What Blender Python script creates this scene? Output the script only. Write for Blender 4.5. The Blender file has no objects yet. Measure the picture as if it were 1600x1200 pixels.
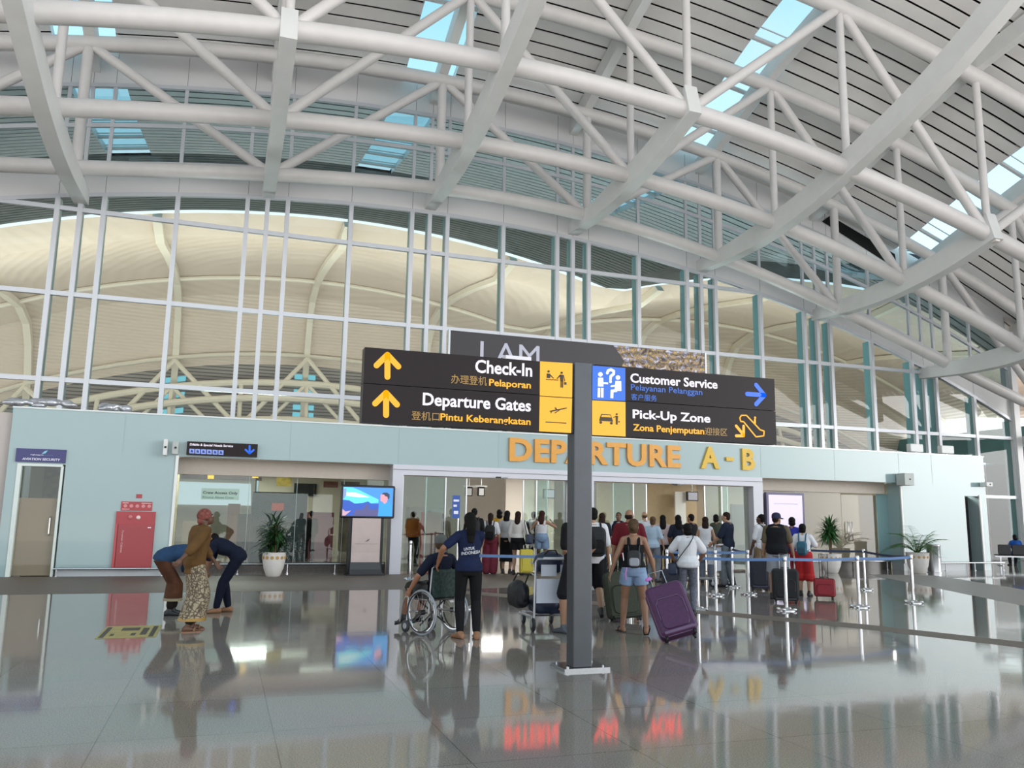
import bpy, bmesh, math, random
from math import sin, cos, pi, sqrt, radians, atan2
from mathutils import Vector, Matrix, Euler
from mathutils.bvhtree import BVHTree
random.seed(7)
SC = bpy.context.scene
COL = SC.collection

# ------------------------------------------------------------------ camera
FPX, YAW, PITCH, ROLL, EYE = 1283.0, 0.33163, 0.16170, 0.016016, 1.6
_f = Vector((sin(YAW), cos(YAW), 0)); _r = Vector((cos(YAW), -sin(YAW), 0)); _u = Vector((0, 0, 1))
_f2 = _f*cos(PITCH) + _u*sin(PITCH); _u2 = _u*cos(PITCH) - _f*sin(PITCH)
CR = _r*cos(ROLL) + _u2*sin(ROLL); CU = -_r*sin(ROLL) + _u2*cos(ROLL); CF = _f2
ORG = Vector((0, 0, EYE))
cam = bpy.data.cameras.new('camera'); cam.sensor_fit = 'HORIZONTAL'; cam.sensor_width = 36.0
cam.lens = 36.0*FPX/1600.0; cam.clip_start = 0.05; cam.clip_end = 600
cam_ob = bpy.data.objects.new('camera', cam); COL.objects.link(cam_ob)
cam_ob.matrix_world = Matrix(((CR.x, CU.x, -CF.x, 0), (CR.y, CU.y, -CF.y, 0), (CR.z, CU.z, -CF.z, EYE), (0, 0, 0, 1)))
SC.camera = cam_ob

# ------------------------------------------------------------------ daylight and exposure
SC.view_settings.view_transform = 'Standard'; SC.view_settings.look = 'None'
SC.view_settings.exposure = 0.0; SC.view_settings.gamma = 1.0; SC.view_settings.use_curve_mapping = False
SC.cycles.max_bounces = 10; SC.cycles.diffuse_bounces = 5; SC.cycles.glossy_bounces = 5
SC.cycles.transmission_bounces = 6; SC.cycles.transparent_max_bounces = 16
SC.cycles.sample_clamp_indirect = 6.0; SC.cycles.caustics_reflective = False; SC.cycles.caustics_refractive = False
SC.cycles.use_denoising = True
wd = bpy.data.worlds.new('sky'); SC.world = wd; wd.use_nodes = True
nt = wd.node_tree; nt.nodes.clear()
wo = nt.nodes.new('ShaderNodeOutputWorld'); wb = nt.nodes.new('ShaderNodeBackground')
wt = nt.nodes.new('ShaderNodeTexCoord'); wsx = nt.nodes.new('ShaderNodeSeparateXYZ'); wr = nt.nodes.new('ShaderNodeValToRGB')
nt.links.new(wt.outputs['Generated'], wsx.inputs[0]); nt.links.new(wsx.outputs['Z'], wr.inputs[0])
wm = nt.nodes.new('ShaderNodeMapRange'); wm.inputs[1].default_value = -1; wm.inputs[2].default_value = 1
nt.links.new(wsx.outputs['Z'], wm.inputs[0]); nt.links.new(wm.outputs[0], wr.inputs[0])
SKY_K = 8.0                                              # ramp colours are radiance / SKY_K
cr = wr.color_ramp
def stop(z, c, e=None):
    e = e or cr.elements.new((z+1)/2); e.position = (z+1)/2; e.color = (c[0]/SKY_K, c[1]/SKY_K, c[2]/SKY_K, 1)
stop(-1, (2.6, 2.48, 2.4), cr.elements[0]); stop(1, (.44, .82, 1.0), cr.elements[1])  # below the horizon an added ground glow lights the roof underside
stop(-.012, (2.6, 2.48, 2.4)); stop(0, (2.2, 2.22, 2.25)); stop(.35, (1.35, 1.5, 1.6)); stop(.6, (.52, .88, 1.02))
wn = nt.nodes.new('ShaderNodeTexNoise'); wn.inputs['Scale'].default_value = 3.5; wn.inputs['Detail'].default_value = 5
wnr = nt.nodes.new('ShaderNodeValToRGB'); wnr.color_ramp.elements[0].position = .5; wnr.color_ramp.elements[1].position = .7
wmx = nt.nodes.new('ShaderNodeMixRGB'); wmx.blend_type = 'LIGHTEN'; wmx.inputs[2].default_value = (1.05/SKY_K, 1.12/SKY_K, 1.15/SKY_K, 1)
nt.links.new(wt.outputs['Generated'], wn.inputs['Vector']); nt.links.new(wn.outputs['Fac'], wnr.inputs[0])
nt.links.new(wnr.outputs['Color'], wmx.inputs[0]); nt.links.new(wr.outputs['Color'], wmx.inputs[1])
# hazy glare toward the sun, low to the right behind the camera
wdt = nt.nodes.new('ShaderNodeVectorMath'); wdt.operation = 'DOT_PRODUCT'; wdt.inputs[1].default_value = Vector((.74, -.66, .13)).normalized()
wnm = nt.nodes.new('ShaderNodeVectorMath'); wnm.operation = 'NORMALIZE'; nt.links.new(wt.outputs['Generated'], wnm.inputs[0]); nt.links.new(wnm.outputs[0], wdt.inputs[0])
wmxx = nt.nodes.new('ShaderNodeMath'); wmxx.operation = 'MAXIMUM'; wmxx.inputs[1].default_value = 0.0; nt.links.new(wdt.outputs['Value'], wmxx.inputs[0])
wpw = nt.nodes.new('ShaderNodeMath'); wpw.operation = 'POWER'; wpw.inputs[1].default_value = 45; nt.links.new(wmxx.outputs[0], wpw.inputs[0])
wgl = nt.nodes.new('ShaderNodeMixRGB'); wgl.blend_type = 'ADD'; wgl.inputs[2].default_value = (9/SKY_K, 8.8/SKY_K, 8.6/SKY_K, 1)
nt.links.new(wpw.outputs[0], wgl.inputs[0]); nt.links.new(wmx.outputs['Color'], wgl.inputs[1])
nt.links.new(wgl.outputs['Color'], wb.inputs['Color']); wb.inputs['Strength'].default_value = SKY_K
nt.links.new(wb.outputs[0], wo.inputs['Surface'])

def area_light(name, loc, rot, sx, sy, power, color=(1, 1, 1)):
    l = bpy.data.lights.new(name, 'AREA'); l.shape = 'RECTANGLE'; l.size = sx; l.size_y = sy; l.energy = power; l.color = color
    o = bpy.data.objects.new(name, l); COL.objects.link(o); o.location = loc; o.rotation_euler = rot
    return o
# lamps of the hall behind the glass: warm up-lights washing the vault, cool panels over the check-in floor
for _x in (-12, 0, 12, 24, 36, 50, 64):
    area_light('vault_uplight', (_x, 58, 7.7), (radians(165), 0, 0), 9, 3, 1500, (1.0, .91, .84))
for _x in (.5, 10.3, 18.5, 25):
    area_light('hall_ceiling_lamp', (_x, 24.8, 3.15), (0, 0, 0), 3.0, 1.0, 230, (1.0, .96, .9))
    area_light('hall_ceiling_lamp', (_x, 38.0, 5.6), (0, 0, 0), 4, 2, 500, (1.0, .95, .88))
    area_light('hall_ceiling_lamp', (_x, 30.8, 3.15), (0, 0, 0), 3.0, 1.2, 260, (1.0, .96, .9))
    area_light('roof_fill_light', (_x, 33.5, 4.6), (radians(180), 0, 0), 3, 1, 420, (.95, 1.0, 1.0))  # no lamp stands here: fill light added to bring up the inner slats

# ------------------------------------------------------------------ pixels to places on real planes (image 1600x1200)
def ray(x, y): return CR*((x-800)/FPX) - CU*((y-600)/FPX) + CF
def onY(x, y, Y): d = ray(x, y); return ORG + d*(Y/d.y)
def onX(x, y, X): d = ray(x, y); return ORG + d*(X/d.x)
def onZ(x, y, Z=0.0): d = ray(x, y); return ORG + d*((Z-EYE)/d.z)
def heightat(x, y, g):                      # height of the pixel above ground point g
    d = ray(x, y); t = (Vector((g[0], g[1], EYE))-ORG).dot(Vector((CF.x, CF.y, 0)).normalized())/d.dot(Vector((CF.x, CF.y, 0)).normalized())
    return (ORG+d*t).z

# ------------------------------------------------------------------ materials
def lin(c):
    if isinstance(c, str):
        c = c.lstrip('#'); c = tuple(int(c[i:i+2], 16)/255 for i in (0, 2, 4))
    return tuple((v/12.92 if v <= .04045 else ((v+.055)/1.055)**2.4) for v in c[:3])
MATS = {}
def mat(name, col, rough=.5, metal=0.0, spec=.5, noise=0.0, nscale=8.0, bump=0.0, bscale=40.0, emit=0.0, coat=0.0):
    if name in MATS: return MATS[name]
    m = bpy.data.materials.new(name); m.use_nodes = True; t = m.node_tree
    b = t.nodes['Principled BSDF']; c = lin(col)
    b.inputs['Base Color'].default_value = (*c, 1); b.inputs['Roughness'].default_value = rough
    b.inputs['Metallic'].default_value = metal; b.inputs['Specular IOR Level'].default_value = spec
    b.inputs['Coat Weight'].default_value = coat
    tc = None
    if noise or bump:
        tc = t.nodes.new('ShaderNodeTexCoord')
    if noise:
        n = t.nodes.new('ShaderNodeTexNoise'); n.inputs['Scale'].default_value = nscale; n.inputs['Detail'].default_value = 4
        t.links.new(tc.outputs['Object'], n.inputs['Vector'])
        r = t.nodes.new('ShaderNodeValToRGB'); r.color_ramp.elements[0].position = .3; r.color_ramp.elements[1].position = .7
        r.color_ramp.elements[0].color = (*[max(0, v*(1-noise)) for v in c], 1); r.color_ramp.elements[1].color = (*[min(1, v*(1+noise)) for v in c], 1)
        t.links.new(n.outputs['Fac'], r.inputs[0]); t.links.new(r.outputs['Color'], b.inputs['Base Color'])
    if bump:
        n = t.nodes.new('ShaderNodeTexNoise'); n.inputs['Scale'].default_value = bscale; n.inputs['Detail'].default_value = 3
        t.links.new(tc.outputs['Object'], n.inputs['Vector'])
        bp = t.nodes.new('ShaderNodeBump'); bp.inputs['Strength'].default_value = bump; bp.inputs['Distance'].default_value = .02
        t.links.new(n.outputs['Fac'], bp.inputs['Height']); t.links.new(bp.outputs['Normal'], b.inputs['Normal'])
    if emit:
        b.inputs['Base Color'].default_value = (c[0]*.2, c[1]*.2, c[2]*.2, 1)
        b.inputs['Emission Color'].default_value = (*c, 1); b.inputs['Emission Strength'].default_value = emit
    MATS[name] = m
    return m
def glass_mat(name, tint, refl=1.0, rough=0.0, ior=1.5, film=None, filmmix=0.0):
    if name in MATS: return MATS[name]
    m = bpy.data.materials.new(name); m.use_nodes = True; t = m.node_tree; t.nodes.clear()
    o = t.nodes.new('ShaderNodeOutputMaterial'); tr = t.nodes.new('ShaderNodeBsdfTransparent'); gl = t.nodes.new('ShaderNodeBsdfGlossy')
    fr = t.nodes.new('ShaderNodeFresnel'); mx = t.nodes.new('ShaderNodeMixShader'); mu = t.nodes.new('ShaderNodeMath'); mu.operation = 'MULTIPLY'
    mu.use_clamp = True
    tr.inputs[0].default_value = (*lin(tint), 1); gl.inputs['Roughness'].default_value = rough; gl.inputs[0].default_value = (1, 1, 1, 1)
    fr.inputs['IOR'].default_value = ior; mu.inputs[1].default_value = refl
    t.links.new(fr.outputs[0], mu.inputs[0]); t.links.new(mu.outputs[0], mx.inputs[0])
    src = tr
    if film:
        df = t.nodes.new('ShaderNodeBsdfDiffuse'); df.inputs[0].default_value = (*lin(film), 1)
        m2 = t.nodes.new('ShaderNodeMixShader'); m2.inputs[0].default_value = filmmix
        t.links.new(tr.outputs[0], m2.inputs[1]); t.links.new(df.outputs[0], m2.inputs[2]); src = m2
    t.links.new(src.outputs[0], mx.inputs[1]); t.links.new(gl.outputs[0], mx.inputs[2]); t.links.new(mx.outputs[0], o.inputs[0])
    MATS[name] = m
    return m
def glow(name, col, s):
    return mat(name, col, rough=.4, emit=s)

# ------------------------------------------------------------------ mesh collector
class MB:
    def __init__(s): s.v = []; s.f = []; s.mi = []; s.cur = 0
    def add(s, vs, fs):
        o = len(s.v); s.v += [tuple(v) for v in vs]; s.f += [tuple(i+o for i in f) for f in fs]; s.mi += [s.cur]*len(fs); return s
    def box(s, x0, x1, y0, y1, z0, z1, M=None):
        vs = [Vector((x, y, z)) for x in (x0, x1) for y in (y0, y1) for z in (z0, z1)]
        if M: vs = [M @ v for v in vs]
        return s.add(vs, [(0, 1, 3, 2), (4, 6, 7, 5), (0, 4, 5, 1), (2, 3, 7, 6), (0, 2, 6, 4), (1, 5, 7, 3)])
    def cbox(s, c, sx, sy, sz, rz=0.0, bev=0.0):
        M = Matrix.Translation(Vector(c)) @ Matrix.Rotation(rz, 4, 'Z')
        return s.box(-sx/2, sx/2, -sy/2, sy/2, -sz/2, sz/2, M) if bev <= 0 else s.rbox(-sx/2, sx/2, -sy/2, sy/2, -sz/2, sz/2, bev, M)
    def rbox(s, x0, x1, y0, y1, z0, z1, r, M=None, n=3, axis=1):
        # rounded outline in the plane normal to axis, chamfered on the two faces
        lo = [(x0, z0, x1, z1), (x0, z0, x1, z1), (x0, y0, x1, y1)][axis]
        if axis == 0: lo = (y0, z0, y1, z1)
        a0, b0, a1, b1 = lo; r = min(r, (a1-a0)/2*.98, (b1-b0)/2*.98)
        t0, t1 = [(x0, x1), (y0, y1), (z0, z1)][axis]; ch = min(r*.5, (t1-t0)*.25)
        def ring(ins, t):
            o = []
            rr = max(r-ins, 1e-4)
            for cx, cy, a in ((a1-r, b1-r, 0), (a0+r, b1-r, 1), (a0+r, b0+r, 2), (a1-r, b0+r, 3)):
                for k in range(n+1):
                    q = (a+k/n)*pi/2; p, w = cx+rr*cos(q), cy+rr*sin(q)
                    o.append(Vector([(t, p, w), (p, t, w), (p, w, t)][axis]))
            return o
        rings = [ring(ch, t0), ring(0, t0+ch), ring(0, t1-ch), ring(ch, t1)]
        if M: rings = [[M @ v for v in q] for q in rings]
        return s.rings(rings, True)
    def rings(s, rings, cap=True, closed=True):
        n = len(rings[0]); vs = [v for q in rings for v in q]; fs = []
        for i in range(len(rings)-1):
            for j in range(n if closed else n-1):
                k = (j+1) % n; fs.append((i*n+j, i*n+k, (i+1)*n+k, (i+1)*n+j))
        if cap and closed:
            fs.append(tuple(range(n-1, -1, -1))); fs.append(tuple(range((len(rings)-1)*n, len(rings)*n)))
        return s.add(vs, fs)
    def tube(s, pts, r, n=10, cap=True, closed=False):
        pts = [Vector(p) for p in pts]; m = len(pts); rr = r if isinstance(r, (list, tuple)) else [r]*m
        rings = []; prev = None
        for i, p in enumerate(pts):
            if closed: d = (pts[(i+1) % m]-pts[i-1])
            else: d = (pts[min(i+1, m-1)]-pts[max(i-1, 0)])
            d = d.normalized() if d.length > 1e-9 else Vector((0, 0, 1))
            if prev is None: a = d.orthogonal().normalized()
            else:
                a = prev - d*prev.dot(d); a = a.normalized() if a.length > 1e-6 else d.orthogonal().normalized()
            prev = a; b = d.cross(a)
            rings.append([p + (a*cos(2*pi*k/n)+b*sin(2*pi*k/n))*rr[i] for k in range(n)])
        if closed: rings.append(rings[0]); return s.rings(rings, False)
        return s.rings(rings, cap)
    def capsule(s, a, b, ra, rb, n=12, mid=None, rm=None):
        a = Vector(a); b = Vector(b); d = (b-a).normalized()
        pts = [a-d*ra*.92, a-d*ra*.6, a]; rr = [ra*.38, ra*.8, ra]
        if rm: pts.append(a.lerp(b, mid)); rr.append(rm)
        pts += [b, b+d*rb*.6, b+d*rb*.92]; rr += [rb, rb*.8, rb*.38]
        return s.tube(pts, rr, n)
    def ell(s, c, rx, ry, rz, M=None, nu=14, nv=10):
        c = Vector(c); rings = []
        for i in range(nv+1):
            t = pi*(.04+.92*i/nv); q = []
            for k in range(nu):
                p = Vector((rx*sin(t)*cos(2*pi*k/nu), ry*sin(t)*sin(2*pi*k/nu), -rz*cos(t)))
                q.append(c + (M @ p if M else p))
            rings.append(q)
        return s.rings(rings, True)
    def lathe(s, prof, c=(0, 0, 0), n=24, cap=True):
        c = Vector(c)
        return s.rings([[c+Vector((r*cos(2*pi*k/n), r*sin(2*pi*k/n), z)) for k in range(n)] for r, z in prof], cap)
    def prism(s, poly, t0, t1, f):           # 2-D outline extruded; f maps (a, b, t) to a point
        n = len(poly); vs = [Vector(f(a, b, t0)) for a, b in poly]+[Vector(f(a, b, t1)) for a, b in poly]
        fs = [tuple(range(n)), tuple(range(2*n-1, n-1, -1))]+[(i, i+n, (i+1) % n+n, (i+1) % n) for i in range(n)]
        return s.add(vs, fs)
    def quad(s, a, b, c, d): return s.add([a, b, c, d], [(0, 1, 2, 3)])
    def mesh(s, name, smooth=False, fix=True):
        me = bpy.data.meshes.new(name); me.from_pydata(s.v, [], s.f); me.update()
        if any(s.mi): me.polygons.foreach_set('material_index', s.mi)
        if fix:
            bm = bmesh.new(); bm.from_mesh(me); bmesh.ops.recalc_face_normals(bm, faces=bm.faces); bm.to_mesh(me); bm.free()
        if smooth:
            me.polygons.foreach_set('use_smooth', [True]*len(me.polygons))
            if smooth != 'all': me.set_sharp_from_angle(angle=radians(38))
        return me
    def build(s, name, m=None, parent=None, smooth=True, fix=True):
        return link(name, s.mesh(name, smooth, fix), m, parent)
def link(name, me, m=None, parent=None):
    o = bpy.data.objects.new(name, me); COL.objects.link(o)
    for q in (m if isinstance(m, (list, tuple)) else [m]):
        if q: me.materials.append(q)
    if parent: o.parent = parent
    return o
def tag(o, label=None, cat=None, group=None, kind=None):
    if label: o['label'] = label
    if cat: o['category'] = cat
    if group: o['group'] = group
    if kind: o['kind'] = kind
    return o
def thing(name, label, cat, loc=(0, 0, 0), rz=0.0, group=None):
    o = bpy.data.objects.new(name, None); COL.objects.link(o); o.location = loc; o.rotation_euler = (0, 0, rz)
    o.empty_display_size = .1
    return tag(o, label, cat, group)
def struct(o): o['kind'] = 'structure'; return o
def dup(root, loc=None, rz=None, label=None, group=None):
    r = root.copy(); COL.objects.link(r)
    if loc is not None: r.location = loc
    if rz is not None: r.rotation_euler = (0, 0, rz)
    if label: r['label'] = label
    if group: r['group'] = group
    for ch in list(root.children):
        c = ch.copy(); COL.objects.link(c); c.parent = r
        for g in list(ch.children):
            d = g.copy(); COL.objects.link(d); d.parent = c
    return r
def baked(mb, vox, smooth_it=4, noise=None):
    """union of overlapping closed volumes as one continuous skin"""
    me = mb.mesh('tmp'); o = bpy.data.objects.new('tmp', me); COL.objects.link(o)
    r = o.modifiers.new('r', 'REMESH'); r.mode = 'VOXEL'; r.voxel_size = vox; r.use_smooth_shade = True
    if smooth_it:
        q = o.modifiers.new('s', 'SMOOTH'); q.factor = .5; q.iterations = smooth_it
    dg = bpy.context.evaluated_depsgraph_get()
    out = bpy.data.meshes.new_from_object(o.evaluated_get(dg)); bpy.data.objects.remove(o); bpy.data.meshes.remove(me)
    out.polygons.foreach_set('use_smooth', [True]*len(out.polygons))
    return out
_CAP = {}
def text_mesh(s, bold=0.0, extrude=0.0):
    cu = bpy.data.curves.new('t', 'FONT'); cu.body = s; cu.size = 1; cu.offset = bold; cu.extrude = extrude; cu.resolution_u = 3
    o = bpy.data.objects.new('t', cu); COL.objects.link(o)
    me = bpy.data.meshes.new_from_object(o); bpy.data.objects.remove(o); bpy.data.curves.remove(cu)
    me.polygons.foreach_set('use_smooth', [False]*len(me.polygons))
    return me
def bbox(me):
    xs = [v.co.x for v in me.vertices]; ys = [v.co.y for v in me.vertices]
    return min(xs), max(xs), min(ys), max(ys)
def text_fit(name, s, m, x0, x1, zb, zt, Y, parent=None, bold=.012, extrude=.004, cap=True, shear=0.0, origin=(0, 0, 0)):
    """lettering facing -Y: spans x0..x1, baseline zb, capital height to zt (ink box when cap is False)"""
    me = text_mesh(s, bold, 0); a0, a1, b0, b1 = bbox(me)
    if cap:
        if bold not in _CAP:
            q = text_mesh('H', bold, 0); _CAP[bold] = bbox(q)[3]; bpy.data.meshes.remove(q)
        b0, b1 = 0.0, _CAP[bold]
    sx = (x1-x0)/(a1-a0); sz = (zt-zb)/(b1-b0)
    bm = bmesh.new(); bm.from_mesh(me)
    if extrude:
        fs = list(bm.faces); r = bmesh.ops.extrude_face_region(bm, geom=fs)
        for v in [g for g in r['geom'] if isinstance(g, bmesh.types.BMVert)]: v.co.z += 1.0
    for v in bm.verts:
        v.co = Vector((x0+(v.co.x-a0)*sx + shear*(v.co.y-b0)*sz, Y-v.co.z*extrude, zb+(v.co.y-b0)*sz)) - Vector(origin)
    if extrude: bmesh.ops.recalc_face_normals(bm, faces=bm.faces)
    bm.to_mesh(me); bm.free()
    return link(name, me, m, parent)
def px_text(name, s, m, pl, pr, Y, parent=None, bold=.012, extrude=.004, cap=True, origin=(0, 0, 0), shear=0.0):
    a = onY(*pl, Y); b = onY(*pr, Y)
    return text_fit(name, s, m, a.x, b.x, a.z, b.z, Y, parent, bold, extrude, cap, shear, origin)
# ------------------------------------------------------------------ building materials
WHITE = mat('white_steel_paint', '#c9c7c6', .42, noise=.03, nscale=3)
RIBW = mat('rib_paint', '#cdcfce', .45, noise=.03, nscale=2)
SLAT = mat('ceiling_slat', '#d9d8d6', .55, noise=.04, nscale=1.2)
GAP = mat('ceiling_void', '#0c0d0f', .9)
PANEL = mat('white_wall_panel', '#d2d3d4', .35, noise=.03, nscale=.7)
MULL = mat('mullion_aluminium', '#c3c7cd', .35, metal=.25)
FIN = mat('glass_fin', '#6fa3ab', .3)
CGLASS = glass_mat('curtain_glass', '#cfe0de', .7)
UGLASS = glass_mat('clerestory_glass', '#a3bcc2', .7)
SKYG = glass_mat('skylight_glass', '#cfeef6', .5)
CLEAR = glass_mat('clear_glass', '#dfeae6', 1.0)
FILMG = glass_mat('film_glass', '#c9c4b4', 1.0, film='#8d8573', filmmix=.62)
FROST = glass_mat('door_glass', '#d8d2c2', .8, film='#a39883', filmmix=.6)
AQUA = mat('aqua_back_painted_glass', '#97adaf', .04, spec=.6, noise=.02, nscale=.4)
HEADR = mat('header_board', '#b9aea2', .5, noise=.03)
PORTAL = mat('portal_paint', '#c9c9d2', .3)
BEIGE = mat('interior_wall', '#c4b8a8', .6, noise=.03, nscale=.8)
STEEL = mat('brushed_steel', '#b9bbbe', .22, metal=1.0, noise=.05, nscale=30)
CHROME = mat('chrome', '#d5d7da', .08, metal=1.0)
DARK = mat('dark_partition', '#2c2e34', .25, noise=.08)
BLACK = mat('black_plastic', '#121316', .45)
CREAM = None

def granite():
    m = bpy.data.materials.new('polished_granite'); m.use_nodes = True; t = m.node_tree; b = t.nodes['Principled BSDF']
    tc = t.nodes.new('ShaderNodeTexCoord')
    n = t.nodes.new('ShaderNodeTexNoise'); n.inputs['Scale'].default_value = 90; n.inputs['Detail'].default_value = 3
    r = t.nodes.new('ShaderNodeValToRGB'); r.color_ramp.elements[0].position = .36; r.color_ramp.elements[1].position = .66
    r.color_ramp.elements[0].color = (*lin('#837b75'), 1); r.color_ramp.elements[1].color = (*lin('#aaa099'), 1)
    n2 = t.nodes.new('ShaderNodeTexNoise'); n2.inputs['Scale'].default_value = .8; n2.inputs['Detail'].default_value = 3
    mx = t.nodes.new('ShaderNodeMixRGB'); mx.blend_type = 'MULTIPLY'; mx.inputs[0].default_value = .25
    br = t.nodes.new('ShaderNodeTexBrick'); br.offset = 0; br.inputs['Scale'].default_value = 1; br.inputs['Brick Width'].default_value = 1.2
    br.inputs['Row Height'].default_value = 1.2; br.inputs['Mortar Size'].default_value = .004; br.inputs['Bias'].default_value = 0
    br.inputs['Color1'].default_value = (1, 1, 1, 1); br.inputs['Color2'].default_value = (.88, .88, .88, 1); br.inputs['Mortar'].default_value = (.42, .4, .38, 1)
    mp = t.nodes.new('ShaderNodeMapping'); mp.inputs['Location'].default_value = (.74, .5, 0)
    m3 = t.nodes.new('ShaderNodeMixRGB'); m3.blend_type = 'MULTIPLY'; m3.inputs[0].default_value = .9
    for a, c in ((tc.outputs['Object'], n.inputs['Vector']), (tc.outputs['Object'], n2.inputs['Vector']), (tc.outputs['Object'], mp.inputs['Vector']), (mp.outputs[0], br.inputs['Vector']),
                 (n.outputs['Fac'], r.inputs[0]), (r.outputs['Color'], mx.inputs[1]), (n2.outputs['Color'], mx.inputs[2]),
                 (mx.outputs['Color'], m3.inputs[1]), (br.outputs['Color'], m3.inputs[2]), (m3.outputs['Color'], b.inputs['Base Color'])):
        t.links.new(a, c)
    n4 = t.nodes.new('ShaderNodeTexNoise'); n4.inputs['Scale'].default_value = 1.6; n4.inputs['Detail'].default_value = 2
    bp = t.nodes.new('ShaderNodeBump'); bp.inputs['Strength'].default_value = .05; bp.inputs['Distance'].default_value = .02
    t.links.new(tc.outputs['Object'], n4.inputs['Vector']); t.links.new(n4.outputs['Fac'], bp.inputs['Height']); t.links.new(bp.outputs['Normal'], b.inputs['Normal'])
    b.inputs['Roughness'].default_value = .06; b.inputs['Specular IOR Level'].default_value = .5
    return m
def cream():
    m = mat('cream_vault_sheet', '#decfc0', .6, noise=.04, nscale=.3); t = m.node_tree; b = t.nodes['Principled BSDF']
    tc = t.nodes.new('ShaderNodeTexCoord'); w = t.nodes.new('ShaderNodeTexWave'); w.bands_direction = 'Z'; w.inputs['Scale'].default_value = 1.1
    bp = t.nodes.new('ShaderNodeBump'); bp.inputs['Strength'].default_value = .8; bp.inputs['Distance'].default_value = .05
    t.links.new(tc.outputs['Object'], w.inputs['Vector']); t.links.new(w.outputs['Fac'], bp.inputs['Height']); t.links.new(bp.outputs['Normal'], b.inputs['Normal'])
    return m
GRAN = granite(); CREAM = cream()
MATTE = mat('honed_granite', '#6b6058', .55, noise=.12, nscale=60)

# ------------------------------------------------------------------ roof geometry (s = distance outward from the glass wall)
YC, YB = 29.5, 23.2
def tab(T, x):
    if x <= T[0][0]: return T[0][1]
    for (a, p), (b, q) in zip(T, T[1:]):
        if x <= b: return p+(q-p)*(x-a)/(b-a)
    return T[-1][1]
def smooth_tab(T, x, w=.7): return (tab(T, x-w)+tab(T, x)*2+tab(T, x+w))/4
def A(x): return 13.08-(68-sqrt(max(0, 68**2-(x-6.8)**2)))
def AV(x): return max(A(x), A(x-39.5))          # the hall roof inside: two vaults side by side
import numpy as np
_B = np.polyfit([-11, -5.2, .75, 6.7, 12.6, 18.6, 24.5, 30.45, 36.4], [10.2, 11.75, 12.8, 13.36, 13.12, 12.12, 10.6, 8.4, 5.5], 3)
def Bz(x): return float(np.polyval(_B, x))
GR = [(0, 0), (2.7, 0), (5, .2), (7, .46), (8.5, .82), (9.5, 1.08), (11.5, 1.62), (12.8, 2.07), (14, 2.56), (15, 3.08), (17, 4.0), (19, 4.8), (22, 5.7)]
HR = [(-24, 7.6), (-14, 6.4), (-6, 4.9), (0, 4.37), (3, 5.35), (6, 6.35), (8.5, 6.88), (12, 7.4), (16, 7.8), (25, 8.2), (38, 7.6)]
def g(s): return smooth_tab(GR, s)
def h(s): return smooth_tab(HR, s, .5)
XK = [.75+5.94*k for k in range(-3, 7)]          # rib axes, k = -3 .. 6
def XR(k): return .75+5.94*k

# floor
struct(MB().box(-24, 46, -3, 86, -.3, 0).build('floor', GRAN))
b = MB()
b.quad((-9, 18.4, .0015), (5.8, 18.4, .0015), (7.2, 23.19, .0015), (-9, 23.19, .0015))
b.quad((5.8, 18.4, .0016), (14, 20.6, .0016), (14, 23.19, .0016), (7.2, 23.19, .0016))
struct(b.build('trim_1', MATTE))
def arc_strip(name, pts, w, m):
    q = MB(); L = []; R = []
    for i, p in enumerate(pts):
        a = Vector((*pts[max(i-1, 0)], 0)); c = Vector((*pts[min(i+1, len(pts)-1)], 0)); d = (c-a).normalized(); nrm = Vector((-d.y, d.x, 0))
        v = Vector((*p, .0014)); L.append(v+nrm*w/2); R.append(v-nrm*w/2)
    for i in range(len(pts)-1): q.quad(L[i], L[i+1], R[i+1], R[i])
    return struct(q.build(name, m))
arc_strip('trim_2', [(5.0, 17.6), (6.9, 14.9), (8.2, 13.1), (9.6, 10.9), (10.4, 8.8), (10.9, 6.5), (11.0, 4)], .62, MATTE)
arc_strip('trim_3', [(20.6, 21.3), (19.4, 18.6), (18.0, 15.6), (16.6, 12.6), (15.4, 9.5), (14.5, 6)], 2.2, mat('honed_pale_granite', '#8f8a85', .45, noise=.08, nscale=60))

# roof deck: slats with black gaps between, skylight strips over the odd ribs
SKYX = [(XR(k)-1.25, XR(k)+.66) for k in (-3, -1, 1, 3, 5)]
def xs_cells():
    c = []; edges = [-30]
    x = -30
    for a, bb in SKYX:
        n = max(1, int((a-x)/1.6)); c += [(x+(a-x)*i/n, x+(a-x)*(i+1)/n) for i in range(n)]; x = bb
    n = int((44-x)/1.6); c += [(x+(44-x)*i/n, x+(44-x)*(i+1)/n) for i in range(n)]
    return c
XTRA = [(44+1.8*i, 45.8+1.8*i) for i in range(18)]
CELLS = xs_cells()
def deck(x, s, up=0.0):
    w = min(1, max(0, (-s-3)/9)); return Vector((x, YC-s, A(x)*(1-w)+AV(x)*w+h(s)+.72+up))
bs = MB(); bi = MB(); bg = MB()
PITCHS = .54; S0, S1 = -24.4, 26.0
ns = int((S1-S0)/PITCHS)
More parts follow.
